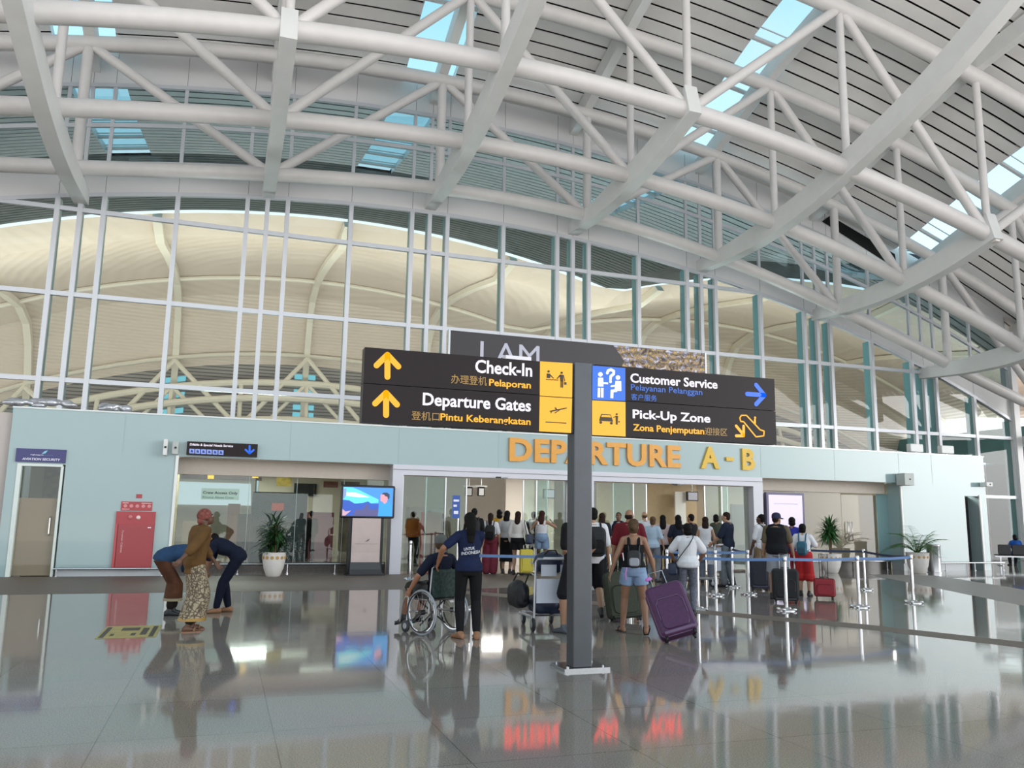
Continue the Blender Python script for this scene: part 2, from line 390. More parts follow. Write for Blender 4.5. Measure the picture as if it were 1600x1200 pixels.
for j in range(ns):
    s = S0+j*PITCHS
    for a, c in (CELLS if s > -1 else CELLS+XTRA if s > -13 else CELLS+SKYX+XTRA):
        p = [deck(a, s), deck(c, s), deck(c, s+PITCHS-.105), deck(a, s+PITCHS-.105)]
        q = [v+Vector((0, 0, .05)) for v in p]
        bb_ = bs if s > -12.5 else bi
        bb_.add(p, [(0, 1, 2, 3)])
        bb_.add([p[2], p[3], q[3], q[2]], [(0, 1, 2, 3)]); bb_.add([p[0], p[1], q[1], q[0]], [(0, 1, 2, 3)])
    if j % 3 == 0:
        for a, c in (CELLS if s > -1 else CELLS+XTRA if s > -13.5 else CELLS+SKYX+XTRA):
            s2 = s+PITCHS*3
            bg.quad(deck(a, s, .3), deck(c, s, .3), deck(c, s2, .3), deck(a, s2, .3))
ceil = struct(bs.build('ceiling', SLAT, smooth=False, fix=False)); struct(bi.build('ceiling_inner', mat('shaded_slat', '#4f5859', .6), smooth=False, fix=False))  # inner slats coloured darker, the weaker light there put into the paint
back = bg.build('roof_backing', GAP, ceil, smooth=False, fix=False)
ends = MB(); purl = MB(); gl = MB()
for a, c in SKYX:
    for j in range(22, ns, 2):
        s = S0+j*PITCHS; s2 = s+PITCHS*2
        for x in (a, c):
            ends.quad(deck(x, s), deck(x, s2), deck(x, s2, .32), deck(x, s, .32))
        if j % 4 == 0:
            purl.tube([deck(a, s, .14), deck(c, s, .14)], .09, 8)
            purl.tube([deck(a, s+.42, .2), deck(c, s+.42, .2)], .03, 6)
        gl.quad(deck(a, s, .3), deck(c, s, .3), deck(c, s2, .3), deck(a, s2, .3))
ends.build('skylight_curb', PANEL, ceil, smooth=False); purl.build('skylight_purlin', WHITE, ceil); gl.build('skylight_glazing', SKYG, ceil, smooth=False, fix=False)

# ribs: box girders rising from the glass wall
def girder(name, X, s_list, zf, w, hgt, label, group, m=RIBW):
    b = MB(); rs = []
    for s in s_list:
        z = zf(s); y = YC-s
        ds = .05; dz = (zf(s+ds)-zf(s-ds))/(2*ds); n = Vector((0, dz, 1)).normalized()      # y falls as s grows
        hh = hgt(s) if callable(hgt) else hgt
        p = Vector((X, y, z)); q = p+n*hh
        rs.append([p-Vector((w/2, 0, 0)), p+Vector((w/2, 0, 0)), q+Vector((w/2, 0, 0)), q-Vector((w/2, 0, 0))])
    b.rings(rs, True)
    o = b.build(name, m, smooth=False)
    return tag(o, label, 'roof beam', group)
ORD = {-2: 'leftmost curved white roof rib, mostly outside the left edge', -1: 'curved white roof rib at the far left, above the aviation security door', 0: 'short white roof rib left of centre, ending square at the third tube', 1: 'long curved white roof rib left of the banner, carrying a small camera',
       2: 'short white roof rib above the I AM banner, ending at a pointed cap', 3: 'broad curved white roof rib sweeping to the top right corner', 4: 'short curved white roof rib on the right with a small camera under its capped end', 5: 'lowest curved white roof rib at the right edge', 6: 'last white roof rib beyond the right end of the glass wall'}
for k in range(-2, 7):
    XKEVEN = k % 2 == 0
    X = XR(k); sl = [-.02+.4725*i for i in range(21)] if k % 2 == 0 else [-.02+.55*i for i in range(41)]
    girder('roof_rib', X, sl, (lambda X: (lambda s: Bz(X)-.08-.28*min(1, max(s, 0)/4.5)+g(max(s, 0))))(X), .43, (lambda s: .46+.32*min(1, max(0, s)/4)+(.25*max(0, s-8.95)/.5 if XKEVEN else 0)), ORD[k], 'curved roof ribs')
TOPD = {-2: 'upper roof beam left of the left skylight', -1: 'upper roof beam crossing the left skylight', 0: 'upper roof beam right of the left skylight', 1: 'upper roof beam crossing the middle skylight', 2: 'upper roof beam between the middle and right skylights',
        3: 'upper roof beam under the long right skylight', 4: 'upper roof beam behind the broad right rib', 5: 'upper roof beam under the far right skylight', 6: 'upper roof beam at the far right end'}
for k in range(-2, 7):
    X = XR(k)
    girder('roof_rafter', X, [-.01+.6*i for i in range(44)], (lambda X: (lambda s: A(X)+h(s)))(X), .34, .62, TOPD[k]+', box section, pale grey', 'upper roof beams')

# three transverse trusses
TR = [(1.5, .36, .245), (5.2, .36, .265), (9.0, .28, .285)]
TL = ['white tubular roof truss nearest the glass wall', 'white tubular roof truss in the middle of the three', 'white tubular roof truss nearest the camera, largest in view']
LOWC = [[6.5598e-06, -0.00034296, -0.0038901, 0.11068, 13.005], [1.9194e-06, -0.00013486, -0.0058234, 0.10006, 13.262], [2.0419e-06, -7.5348e-05, -0.0077727, 0.10966, 13.914]]
def lowp(x, i): return Vector((x, YC-TR[i][0], float(np.polyval(LOWC[i], x))+.04))
def upp(x, i): s, o, r = TR[i]; return Vector((x, YC-s, A(x)+h(s)-.16))
XE = [XR(-2)-3+i*.99 for i in range(54)]
for i in range(3):
    r = TR[i][2]
    t = thing('roof_truss', TL[i], 'roof truss', (XR(2), YC-TR[i][0], 0), 0, 'tubular roof trusses')
    off = Vector(t.location)
    MB().tube([lowp(x, i)-off for x in XE if -14 < x < 36.2], r, 16).build('lower_chord', WHITE, t)
    MB().tube([upp(x, i)-off for x in XE if x < 42], r*1.02, 14).build('upper_chord', WHITE, t)
    for k in range(-2, 7):
        x = XR(k)
        a = lowp(x, i); c = upp(x, i)
        MB().tube([a-off, c-off], .13 if i else .17, 12).build('vertical_strut', WHITE, t)
        if k % 2:
            for d in (-1, 1):
                if -2 <= k+d <= 6:
                    MB().tube([c-off, lowp(XR(k+d), i)-off], .165, 12).build('diagonal_strut', WHITE, t)

# ------------------------------------------------------------------ glass wall behind and above the entrance block
XM = []
for k in range(-3, 7):
    for d in (-.68, 0, .70, 2.97):
        x = XR(k)+d
        if -16 < x < 35.6: XM.append(x)
XM.append(35.72)
XL, XRT = -17.0, 35.75
xs = [XL+(XRT-XL)*i/60 for i in range(61)]
def wall_strip(zlo, zhi, y, t=.0):
    b = MB()
    for a, c in zip(xs, xs[1:]):
        if t:
            b.add([(a, y, zlo(a)), (c, y, zlo(c)), (c, y, zhi(c)), (a, y, zhi(a)), (a, y+t, zlo(a)), (c, y+t, zlo(c)), (c, y+t, zhi(c)), (a, y+t, zhi(a))],
                  [(0, 1, 2, 3), (7, 6, 5, 4), (0, 4, 5, 1), (3, 2, 6, 7)])
        else: b.quad((a, y, zlo(a)), (c, y, zlo(c)), (c, y, zhi(c)), (a, y, zhi(a)))
    return b
def zbase(x): return 4.0 if -5.0 < x < 26.5 else .02
w1 = struct(wall_strip(zbase, A, YC).build('window_1', CGLASS, smooth=False, fix=False))
w2 = struct(wall_strip(lambda x: A(x)+1.05, lambda x: A(x)+4.0, YC).build('window_2', UGLASS, smooth=False, fix=False))
struct(wall_strip(lambda x: A(x), lambda x: A(x)+1.08, YC-.1, .25).build('wall_back', PANEL, smooth=False))
struct(wall_strip(lambda x: A(x)+3.98, lambda x: A(x)+h(0)+.9, YC-.1, .25).build('wall_back_upper', PANEL, smooth=False))
seam = mat('panel_seam', '#77797c', .6)
b = MB()
for x in XM:
    b.box(x-.008, x+.008, YC-.104, YC-.09, A(x)+.05, A(x)+1.08); b.box(x-.008, x+.008, YC-.104, YC-.09, A(x)+4.05, A(x)+h(0)+.72)
struct(b.build('trim_4', seam, smooth=False))
for x in XM:
    b = MB().box(x-.075, x+.075, YC-.16, YC-.01, zbase(x), A(x)); b.build('mullion', MULL, w1, smooth=False)
    MB().box(x-.05, x+.05, YC+.02, YC+.4, zbase(x), A(x)).build('glass_fin', FIN, w1, smooth=False)
    MB().box(x-.06, x+.06, YC-.12, YC-.01, A(x)+1.0, A(x)+4.02).build('mullion', MULL, w2, smooth=False)
for z in (2.94, 5.76, 8.6, 11.5):
    half = [x for x in xs if A(x) > z]
    if z < 4:
        MB().box(26.6, XRT, YC-.14, YC-.012, z-.07, z+.07).build('transom', MULL, w1, smooth=False)
    else:
        lo = [x for x in np.linspace(XL, XRT, 600) if A(x) > z]
        MB().box(lo[0], lo[-1], YC-.14, YC-.012, z-.075, z+.075).build('transom', MULL, w1, smooth=False)
for dz, m, w in ((0.0, MULL, w1), (1.1, MULL, w2), (2.5, MULL, w2), (3.97, MULL, w2)):
    wall_strip(lambda x: A(x)+dz-.07, lambda x: A(x)+dz+.07, YC-.15, .12).build('transom', m, w, smooth=False)
struct(MB().box(35.7, 36.05, YC-.3, YC+.3, 0, A(35.8)+h(0)).build('wall_right', PANEL, smooth=False))
# sloping end frame right of the glass wall
t = MB(); t.tube([(36.4, YC-.2, 0), (38.6, YC-.3, 8.2)], .16, 10); t.tube([(37.6, YC-.2, 0), (41.5, YC+1, 8.0)], .14, 10)
tag(t.build('end_brace', WHITE), 'pair of slanting white posts beyond the right end of the glass wall', 'brace')

# ------------------------------------------------------------------ hall seen through the glass: cream vault and its far truss
VP = [(54.3, 21.35), (58, 20.9), (65, 22.0), (71, 22.7), (76, 22.9), (79, 22.2), (80.6, 20.6), (81.6, 18.2), (82.2, 15), (82.6, 11), (82.8, 4)]
VPF = []
for (ya, za), (yb, zb) in zip(VP, VP[1:]):
    VPF += [(ya+(yb-ya)*i/3, za+(zb-za)*i/3) for i in range(3)]
VPF.append(VP[-1])
def vault(x, y, z): return Vector((x, y, z+AV(x)-13.08))
xv = [-40+2.5*i for i in range(49)]
b = MB()
b2 = MB()
for (ya, za), (yb, zb) in zip(VPF, VPF[1:]):
    for a, c in zip(xv, xv[1:]):
        (b if za > 16.2 else b2).quad(vault(a, ya, za), vault(c, ya, za), vault(c, yb, zb), vault(a, yb, zb))
o = b.build('hall_vault', CREAM, smooth='all', fix=True); struct(o)
LOUV = mat('louvre_wall', '#86807a', .6); t_ = LOUV.node_tree; tc = t_.nodes.new('ShaderNodeTexCoord'); w_ = t_.nodes.new('ShaderNodeTexWave'); w_.bands_direction = 'Z'; w_.inputs['Scale'].default_value = 1.0
r_ = t_.nodes.new('ShaderNodeValToRGB'); r_.color_ramp.elements[0].position = .12; r_.color_ramp.elements[0].color = (*lin('#3f3d3b'), 1); r_.color_ramp.elements[1].position = .3; r_.color_ramp.elements[1].color = (*lin('#958e86'), 1)
for a, c in ((tc.outputs['Object'], w_.inputs['Vector']), (w_.outputs['Fac'], r_.inputs[0]), (r_.outputs[0], t_.nodes['Principled BSDF'].inputs['Base Color'])): t_.links.new(a, c)
struct(b2.build('hall_end_wall', LOUV, smooth='all'))
for i, k in enumerate((-5, -3, -1, 1, 3, 5, 7, 9, 11)):
    X = XR(k)
    b = MB(); rs = []
    for y, z in VPF:
        p = vault(X, y-.0, z-.06)
        rs.append([p+Vector((-.28, -.02, 0)), p+Vector((.28, -.02, 0)), p+Vector((.28, -.55, -.5)), p+Vector((-.28, -.55, -.5))])
    b.rings(rs, True)
    struct(b.build('vault_rib', mat('cream_steel', '#e6dfcf', .5), smooth=False))
for z0, yy in ((22.9, 74.5), (17.2, 81.2)):
    struct(MB().tube([vault(x, yy, z0-.3) for x in xv], .2, 8).build('vault_seam', mat('cream_steel', '#e6dfcf')))
CST = mat('cream_steel', '#e6dfcf')
FT = thing('hall_truss', 'cream tubular truss at the far end of the hall behind the glass', 'roof truss', (10, 78, 0))
off = Vector(FT.location)
lv = [(79.5, 13.9), (78.5, 12.3), (77.6, 10.2)]
for y, z in lv:
    MB().tube([vault(x, y, z)-off for x in xv if -39 < x < 78], .32, 8).build('chord', CST, FT)
for k in range(-5, 13):
    x = XR(k)
    MB().tube([vault(x, 79.5, 13.9)-off, vault(x, 77.6, 8.0)-off], .2, 8).build('vertical_strut', CST, FT)
    if k % 2:
        for d in (-1, 1):
            MB().tube([vault(x, 80.4, 16.5)-off, vault(XR(k+d), 77.8, 9.5)-off], .22, 8).build('diagonal_strut', CST, FT)
            MB().tube([vault(x, 79.5, 13.9)-off, vault(XR(k+d), 77.4, 7.5)-off], .18, 8).build('diagonal_strut', CST, FT)
sk = MB()
for k in (-5, -3, -1, 1, 3, 5):
    for j in range(7):
        z = 15.2-j*.75; x = XR(k)
        sk.quad(vault(x-1.0, 82.0-.0, z), vault(x+1.0, 82.0, z), vault(x+1.0, 82.0, z-.5), vault(x-1.0, 82.0, z-.5))
struct(sk.build('window_3', glow('hall_skylight', '#7fd6ea', .9), smooth=False))

struct(MB().box(79, 79.3, 29.5, 84, 0, 12).build('wall_hall_right', mat('teal_side_wall', '#54868d', .25, noise=.15, nscale=.5), smooth=False))
struct(MB().box(42, 79, 59.7, 60, 0, 7.5).build('wall_hall_teal', mat('teal_side_wall', '#54868d'), smooth=False))
for i in range(11): struct(MB().box(42+3.3*i, 42.14+3.3*i, 59.55, 59.7, 0, 7.5).build('wall_stud', MULL, smooth=False))
struct(MB().box(46, 80, 28, 86, -.3, 0).build('floor_hall', GRAN))
# gap in the cladding under the deck, and small cameras on the ribs
struct(MB().prism([(onY(*p, YC-.11).x, onY(*p, YC-.11).z) for p in ((1284, 346), (1297, 337), (1398, 397), (1402, 421))], 0, .005, lambda a, c, d: (a, YC-.115-d, c)).build('trim_14', GAP, smooth=False))
def rib_cam(px, k, lab):
    q = onX(*px, XR(k)); t = thing('rib_camera', lab, 'camera', q, 0, 'cameras on the roof ribs')
    MB().rbox(-.1, .1, -.16, .1, -.12, .12, .03, axis=1).build('housing', mat('camera_white', '#d9d4cc', .4), t); MB().box(-.06, .06, -.165, -.15, -.02, .1).build('lens', GAP, t, smooth=False); MB().tube([(0, 0, .1), (0, 0, .3)], .025, 8).build('bracket', WHITE, t)
rib_cam((780, 124), 1, 'small white camera on the long rib left of the banner')
rib_cam((1553, 374), 4, 'small white camera under the capped rib at the right')
# ------------------------------------------------------------------ entrance block under the glass wall
YG = 23.85                                     # recessed glazing
def sbox(name, m, x0, x1, y0, y1, z0, z1, parent=None):
    o = MB().box(x0, x1, y0, y1, z0, z1).build(name, m, parent, smooth=False)
    return o if parent else struct(o)
sbox('wall_front', AQUA, -5.1, 26.6, YB, YB+.3, 3.05, 4.11)
sbox('wall_front_left', AQUA, -3.82, -1.24, YB, YB+.65, .2, 3.05)
sbox('wall_front_edge', AQUA, -5.1, -4.88, YB, YB+.65, .0, 3.05)
sbox('wall_front_lintel', AQUA, -4.88, -3.82, YB, YB+.3, 2.74, 3.05)
sbox('wall_front_right', AQUA, 22.62, 25.56, YB, YB+.65, .26, 3.05)
sbox('wall_front_post', AQUA, 26.3, 26.6, YB, YB+.65, 0, 3.05)
sbox('wall_front_head', AQUA, 25.56, 26.3, YB, YB+.3, 2.66, 3.05)
sbox('wall_right_side', AQUA, 26.5, 26.62, YB+.3, YC, 0, 4.1)
sbox('wall_left', mat('warm_grey_wall', '#b5aca7', .5), -14, -5.11, YB+.12, YB+.3, 0, 4.0)
sbox('baseboard_left', mat('base_panel', '#aeb4b8', .25), -3.82, -1.24, YB+.05, YB+.6, 0, .2)
sbox('baseboard_right', mat('base_panel', '#aeb4b8'), 22.62, 25.56, YB+.05, YB+.6, 0, .26)
sbox('roof_slab', mat('block_roof', '#c9c9c6', .6), -5.1, 26.6, YB+.3, YC-.05, 3.7, 3.8)
sbox('ceiling_low', mat('low_ceiling', '#d6d2cc', .7), -5.0, 26.5, YB+.7, 33, 3.22, 3.3)
b = MB()
for x in (-2.55, 1.6, 4.6, 7.6, 10.7, 13.7, 16.8, 19.8, 22.6, 24.1): b.box(x-.006, x+.006, YB-.003, YB+.01, 3.06, 4.10)
struct(b.build('trim_5', mat('panel_joint', '#8fa6a5', .4), smooth=False))
struct(MB().box(-5.12, 26.62, YB-.02, YB+.32, 4.11, 4.15).build('trim_6', mat('coping', '#c6cbcb', .3, metal=.3), smooth=False))
struct(MB().box(22.6, 22.66, YB-.03, YB+.02, .26, 3.05).build('trim_7', mat('edge_trim', '#e4e4e2', .3), smooth=False))
struct(MB().box(-1.27, -1.2, YB-.03, YB+.02, .2, 3.07).build('trim_8', mat('edge_trim', '#e4e4e2'), smooth=False))
struct(MB().box(26.24, 26.32, YB-.03, YB+.02, 0, 2.7).build('trim_9', mat('edge_trim', '#e4e4e2'), smooth=False))
# left recess
sbox('trim_10', HEADR, -1.24, 4.46, YG-.12, YG+.1, 2.62, 3.05)
w4 = struct(MB().box(-1.24, 4.46, YG, YG+.012, .3, 2.62).build('window_4', CLEAR, smooth=False))
for x in (.62, 1.9, 3.2):
    MB().box(x-.006, x+.006, YG-.002, YG+.015, .3, 2.62).build('pane_joint', mat('pane_joint', '#9fb3b0', .2), w4, smooth=False)
sbox('baseboard_window', mat('dark_granite_base', '#4b4642', .2, noise=.2, nscale=30), -1.24, 4.46, YG-.03, YG+.12, 0, .3)
# right recess
sbox('trim_11', HEADR, 16.82, 22.4, YG-.12, YG+.1, 2.66, 3.05)
w5 = struct(MB().box(16.82, 20.55, YG, YG+.012, .3, 2.66).build('window_5', FILMG, smooth=False))
MB().box(18.66, 18.675, YG-.003, YG+.015, .3, 2.66).build('pane_joint', mat('pane_joint', '#9fb3b0'), w5, smooth=False)
d3 = struct(MB().box(20.57, 22.1, YG, YG+.012, .05, 2.6).build('door_3', FILMG, smooth=False))
MB().tube([(20.75, YG-.05, 1.0), (20.75, YG-.09, 1.05), (20.75, YG-.09, 1.6), (20.75, YG-.05, 1.65)], .018, 8).build('door_handle', CHROME, d3)
MB().tube([(20.93, YG-.05, 1.0), (20.93, YG-.09, 1.05), (20.93, YG-.09, 1.6), (20.93, YG-.05, 1.65)], .014, 8).build('door_handle', CHROME, d3)
sbox('window_6', mat('dim_teal_glass', '#7fa0a2', .03, spec=.7), 22.12, 22.62, YG, YG+.012, .05, 2.66)
sbox('baseboard_recess', mat('dark_granite_base', '#4b4642'), 16.82, 22.6, YG-.03, YG+.12, 0, .3)
# portal with two automatic door openings
pz = 2.76
pt = struct(MB().box(4.46, 4.77, YB-.02, YB+.55, 0, 3.05).box(9.92, 10.70, YB-.02, YB+.55, 0, 3.05).box(16.46, 16.83, YB-.02, YB+.55, 0, 3.05)
            .box(4.77, 9.92, YB-.02, YB+.5, pz, 3.05).box(10.70, 16.46, YB-.02, YB+.5, pz, 3.05).build('trim_12', PORTAL, smooth=False))
struct(MB().box(4.47, 16.82, YB-.035, YB-.02, pz+.145, pz+.16).build('trim_13', mat('panel_seam', '#77797c'), smooth=False))
def slider(name, panes):
    root = None
    for i, (a, c, y) in enumerate(panes):
        o = MB().box(a, c, y, y+.012, .06, pz-.02).build(name if root is None else 'sliding_leaf', CLEAR if name != 'x' else FROST, root, smooth=False)
        if root is None: root = struct(o)
        MB().box(a, a+.035, y-.008, y+.02, .02, pz-.02).build('leaf_stile', STEEL, root, smooth=False)
        MB().box(c-.035, c, y-.008, y+.02, .02, pz-.02).build('leaf_stile', STEEL, root, smooth=False)
    return root
slider('door_1', [(4.80, 6.1, YB+.25), (5.5, 6.75, YB+.32), (8.5, 9.3, YB+.32), (8.9, 9.9, YB+.25)])
slider('door_2', [(10.72, 12.2, YB+.25), (11.5, 12.7, YB+.32), (14.8, 15.7, YB+.32), (15.4, 16.44, YB+.25)])
for p in ((779, 746), (1055, 757)):
    q = onY(*p, YB-.05)
    s = MB().cbox((q.x, YB-.045, q.z), .16, .05, .05, 0, .018)
    s.cur = 1; s.cbox((q.x+.22, YB-.04, q.z), .13, .03, .03, 0, .01)
    o = s.build('door_sensor', [BLACK, mat('sensor_grey', '#8b929c', .3)])
    tag(o, 'small black motion sensor on the door header, %s' % ('left of the sign post' if p[0] < 900 else 'right of the sign post'), 'sensor', 'door sensors')
# aviation security door
d4 = struct(MB().box(-4.78, -3.92, YB+.12, YB+.13, .02, 1.9).build('door_4', FROST, smooth=False))
MB().box(-4.78, -3.92, YB+.12, YB+.13, 1.9, 2.68).build('upper_pane', CLEAR, d4, smooth=False)
MB().box(-4.88, -4.78, YB-.02, YB+.2, 0, 2.74).box(-4.78, -3.88, YB-.02, YB+.2, 2.68, 2.74).box(-3.92, -3.86, YB, YB+.2, 0, 2.70).build('door_frame', mat('door_frame_white', '#d5ded9', .3), d4, smooth=False)
MB().tube([(-4.05, YB+.1, 1.0), (-4.05, YB+.05, 1.03), (-4.05, YB+.05, 1.42), (-4.05, YB+.1, 1.45)], .014, 8).build('door_handle', CHROME, d4)
sbox('door_room_wall', mat('room_wall', '#a89a82', .6), -5.0, -1.3, YB+2.2, YB+2.3, 0, 3.2)
sbox('door_room_side', mat('room_wall', '#a89a82'), -1.35, -1.25, YB+.66, YB+2.2, 0, 3.2)
tag(MB().box(-4.66, -4.28, YB+2.1, YB+2.19, 1.9, 2.9).build('carved_panel', mat('carved_wood', '#6d5129', .6, noise=.7, nscale=9, bump=.8, bscale=12), smooth=False), 'brown carved picture panel seen through the aviation security door', 'picture')
tag(MB().box(-4.10, -3.9, YB+2.12, YB+2.19, 2.0, 2.6).build('wall_picture', mat('green_print', '#6f7f55', .5, noise=.4, nscale=10), smooth=False), 'small green picture beside the carved panel inside the security door', 'picture')
# dark doorway at the right end
sbox('door_5', mat('doorway_void', '#26282a', .5), 25.56, 26.3, YB+.55, YB+.6, 0, 2.66)
tag(MB().box(25.62, 25.68, YB+.1, YB+.5, 0, 2.6).build('door_leaf', mat('door_red', '#7d4b45', .3), smooth=False), 'reddish open door leaf at the right end of the block', 'door')

# bumper rails along the foot of the walls
def rail(name, x0, x1, y, z, lab):
    t = thing(name, lab, 'rail', (x0, y, 0), 0, 'low steel bumper rails')
    MB().tube([(0, 0, z), (x1-x0, 0, z)], .028, 10).build('rail_tube', STEEL, t)
    n = max(2, int((x1-x0)/1.3)+1)
    for i in range(n):
        x = .08+(x1-x0-.16)*i/(n-1)
        MB().tube([(x, 0, 0), (x, 0, z-.02)], .02, 8).lathe([(.05, .001), (.05, .012), (.02, .014)], (x, 0, 0), 12).build('post', STEEL, t)
    return t
rail('bumper_rail', -3.85, -1.3, YB-.09, .19, 'steel bumper rail under the red hose cabinet')
rail('bumper_rail', -.9, 4.4, YG-.14, .26, 'steel bumper rail in front of the left glazing, behind the screen stand')
rail('bumper_rail', 17.0, 22.4, YG-.14, .30, 'steel bumper rail in front of the film covered glazing on the right')
rail('bumper_rail', 22.9, 27.1, YB-.12, .27, 'steel bumper rail at the right end of the block, behind the bin')

# ------------------------------------------------------------------ raised letters and signs on the block
ORANGE = mat('orange_letter', '#dc9a35', .35, noise=.04)
YELL = mat('yellow_letter', '#d7ae1e', .35, noise=.04)
es = thing('entrance_sign', 'raised orange letters reading DEPARTURE A - B on the pale green fascia', 'sign', (7.9, YB, 3.3))
def letters(word, x0, x1, m, zb, zt):
    me = text_mesh(word, .02); a0, a1, _, _ = bbox(me); bpy.data.meshes.remove(me)
    sx = (x1-x0)/(a1-a0)
    for i, chx in enumerate(word):
        if chx == ' ': continue
        if i: q = text_mesh(word[:i]+'|', .02); e = bbox(q)[1]; q2 = text_mesh('|', .02); e -= bbox(q2)[1]; bpy.data.meshes.remove(q); bpy.data.meshes.remove(q2)
        else: e = 0.0
        q = text_mesh(chx, .02); l0, l1, _, _ = bbox(q); bpy.data.meshes.remove(q)
        xa = x0+(e+l0-a0)*sx; xb = x0+(e+l1-a0)*sx
        if chx == '-': MB().box(xa, xb, YB-.075, YB-.002, zb+(zt-zb)*.36, zb+(zt-zb)*.54, Matrix.Translation(-Vector(es.location))).build('letter', m, es, smooth=False)
        else: text_fit('letter', chx, m, xa, xb, zb, zt, YB-.002, es, .035, .075, origin=es.location)
letters('DEPARTURE', 7.92, 13.72, ORANGE, 3.30, 3.97)
letters('A - B', 14.47, 16.53, YELL, 3.31, 3.99)

SG = mat('sign_board_black', '#2b2526', .35, spec=.12)
WGL = glow('white_sign_letter', '#f6efff', 1.0); YGL = glow('yellow_sign_letter', '#ffb414', .95); YPN = glow('yellow_sign_panel', '#ffba10', .85)
BGL = glow('blue_sign_arrow', '#1568f2', .9); BPN = glow('blue_sign_panel', '#1f6fe6', .8); GOLD = mat('gold_sign_letter', '#a07a3a', .4); CBL = mat('blue_sign_letter', '#2d6ad0', .4, emit=.75)
INK = mat('pictogram_ink', '#30200c', .5)
SY = 8.42
ds = thing('direction_sign', 'tall direction sign with four dark lit boards on a grey steel post', 'sign', (3.755, 8.52, 0))
dso = Vector(ds.location)
def dpart(mb, name, m, parent=ds, smooth=False, cls=None):
    mb.v = [tuple(Vector(v)-dso) for v in mb.v]
    return mb.build(name, m, parent, smooth)
POST = mat('grey_post_steel', '#484b50', .35, metal=.4, noise=.06, nscale=6)
dpart(MB().rbox(3.645, 3.865, 8.42, 8.62, .03, 3.36, .012, axis=2), 'post', POST)
bp = dpart(MB().box(3.52, 4.05, 8.36, 8.78, .0, .03), 'base_plate', STEEL)
for x in (3.58, 3.99):
    for y in (8.42, 8.72): dpart(MB().lathe([(.016, .03), (.016, .045), (.006, .05)], (x, y, 0), 6), 'bolt', STEEL, bp)
for z in (2.66, 2.86, 3.06, 3.25):
    dpart(MB().cbox((3.635, 8.5, z), .05, .08, .05).cbox((3.885, 8.5, z), .07, .08, .05), 'bracket', BLACK)
zL = onY(565, 601, SY).z
def board(x0, x1, z0, z1): return dpart(MB().box(x0, x1, SY, SY+.16, z0+.004, z1-.004), 'sign_board', SG)
def flat(poly_px, m, parent, name, t=.004):
    pts = [onY(*p, SY) for p in poly_px]
    mb = MB().prism([(p.x, p.z) for p in pts], 0, t, lambda a, c, d: (a, SY-.001-d, c))
    return dpart(mb, name, m, parent)
def stroke_px(pts, w, m, parent, name):
    """rounded stroke in the board's plane"""
    P = [onY(*p, SY) for p in pts]; mb = MB()
    for a, c in zip(P, P[1:]):
        d = (c-a).normalized(); n = Vector((-d.z, 0, d.x))*w/2
        poly = []
        for k in range(9): q = -pi/2+pi*k/8; poly.append(c+d*cos(q)*w/2+n*sin(q))
        for k in range(9): q = pi/2+pi*k/8; poly.append(a+d*cos(q)*w/2+n*sin(q))
        mb.prism([(v.x, v.z) for v in poly], 0, .005, lambda A_, B_, t: (A_, SY-.001-t, B_))
    return dpart(mb, name, m, parent)
def C6(x, y): return (560+x*.2125, 540+y*.2125)
def C7(x, y): return (900+x*.2, 550+y*.2)
LX0, LX1 = 1.275, 3.635; zt, zm, zbm = 3.335, 2.95, 2.545
b1 = board(LX0, LX1, zm, zt); b2 = board(LX0, LX1, zbm, zm)
kw = dict(Y=SY-.001, origin=dso)
px_text('lettering', 'Check-In', WGL, C6(858, 195), C6(1278, 136), parent=b1, bold=.02, **kw)
px_text('lettering', '办理登机', GOLD, C6(680, 278), C6(945, 230), parent=b1, cap=False, bold=.006, **kw)
px_text('lettering', 'Pelaporan', YGL, C6(960, 293), C6(1268, 267), parent=b1, bold=.02, **kw)
px_text('lettering', 'Departure Gates', WGL, C6(472, 435), C6(1268, 398), parent=b2, bold=.02, **kw)
px_text('lettering', '登机口', GOLD, C6(388, 545), C6(598, 492), parent=b2, cap=False, bold=.006, **kw)
px_text('lettering', 'Pintu Keberangkatan', YGL, C6(602, 547), C6(1266, 535), parent=b2, bold=.02, **kw)
for bb, (cx, ty, by) in ((b1, (213, 68, 230)), (b2, (203, 348, 510))):
    stroke_px([C6(cx, ty), C6(cx, by)], .062, YGL, bb, 'arrow')
    stroke_px([C6(cx-80, ty+78), C6(cx, ty), C6(cx+80, ty+86)], .062, YGL, bb, 'arrow')
p1 = flat([C6(1335, 116), C6(1573, 131), C6(1570, 383), C6(1333, 368)], YPN, b1, 'pictogram_panel')
p2 = flat([C6(1333, 374), C6(1570, 389), C6(1563, 643), C6(1328, 630)], YPN, b2, 'pictogram_panel')
SY_ = SY; SY = SY-.006
def ink(mbp, parent, m=INK, name='pictogram'):
    mb = MB()
    for poly in mbp:
        pts = [onY(*p, SY) for p in poly]; mb.prism([(p.x, p.z) for p in pts], 0, .003, lambda a, c, d: (a, SY-d, c))
    return dpart(mb, name, m, parent)
def disc(C, x, y, r, n=12): return [C(x+r*cos(2*pi*k/n), y+r*sin(2*pi*k/n)) for k in range(n)]
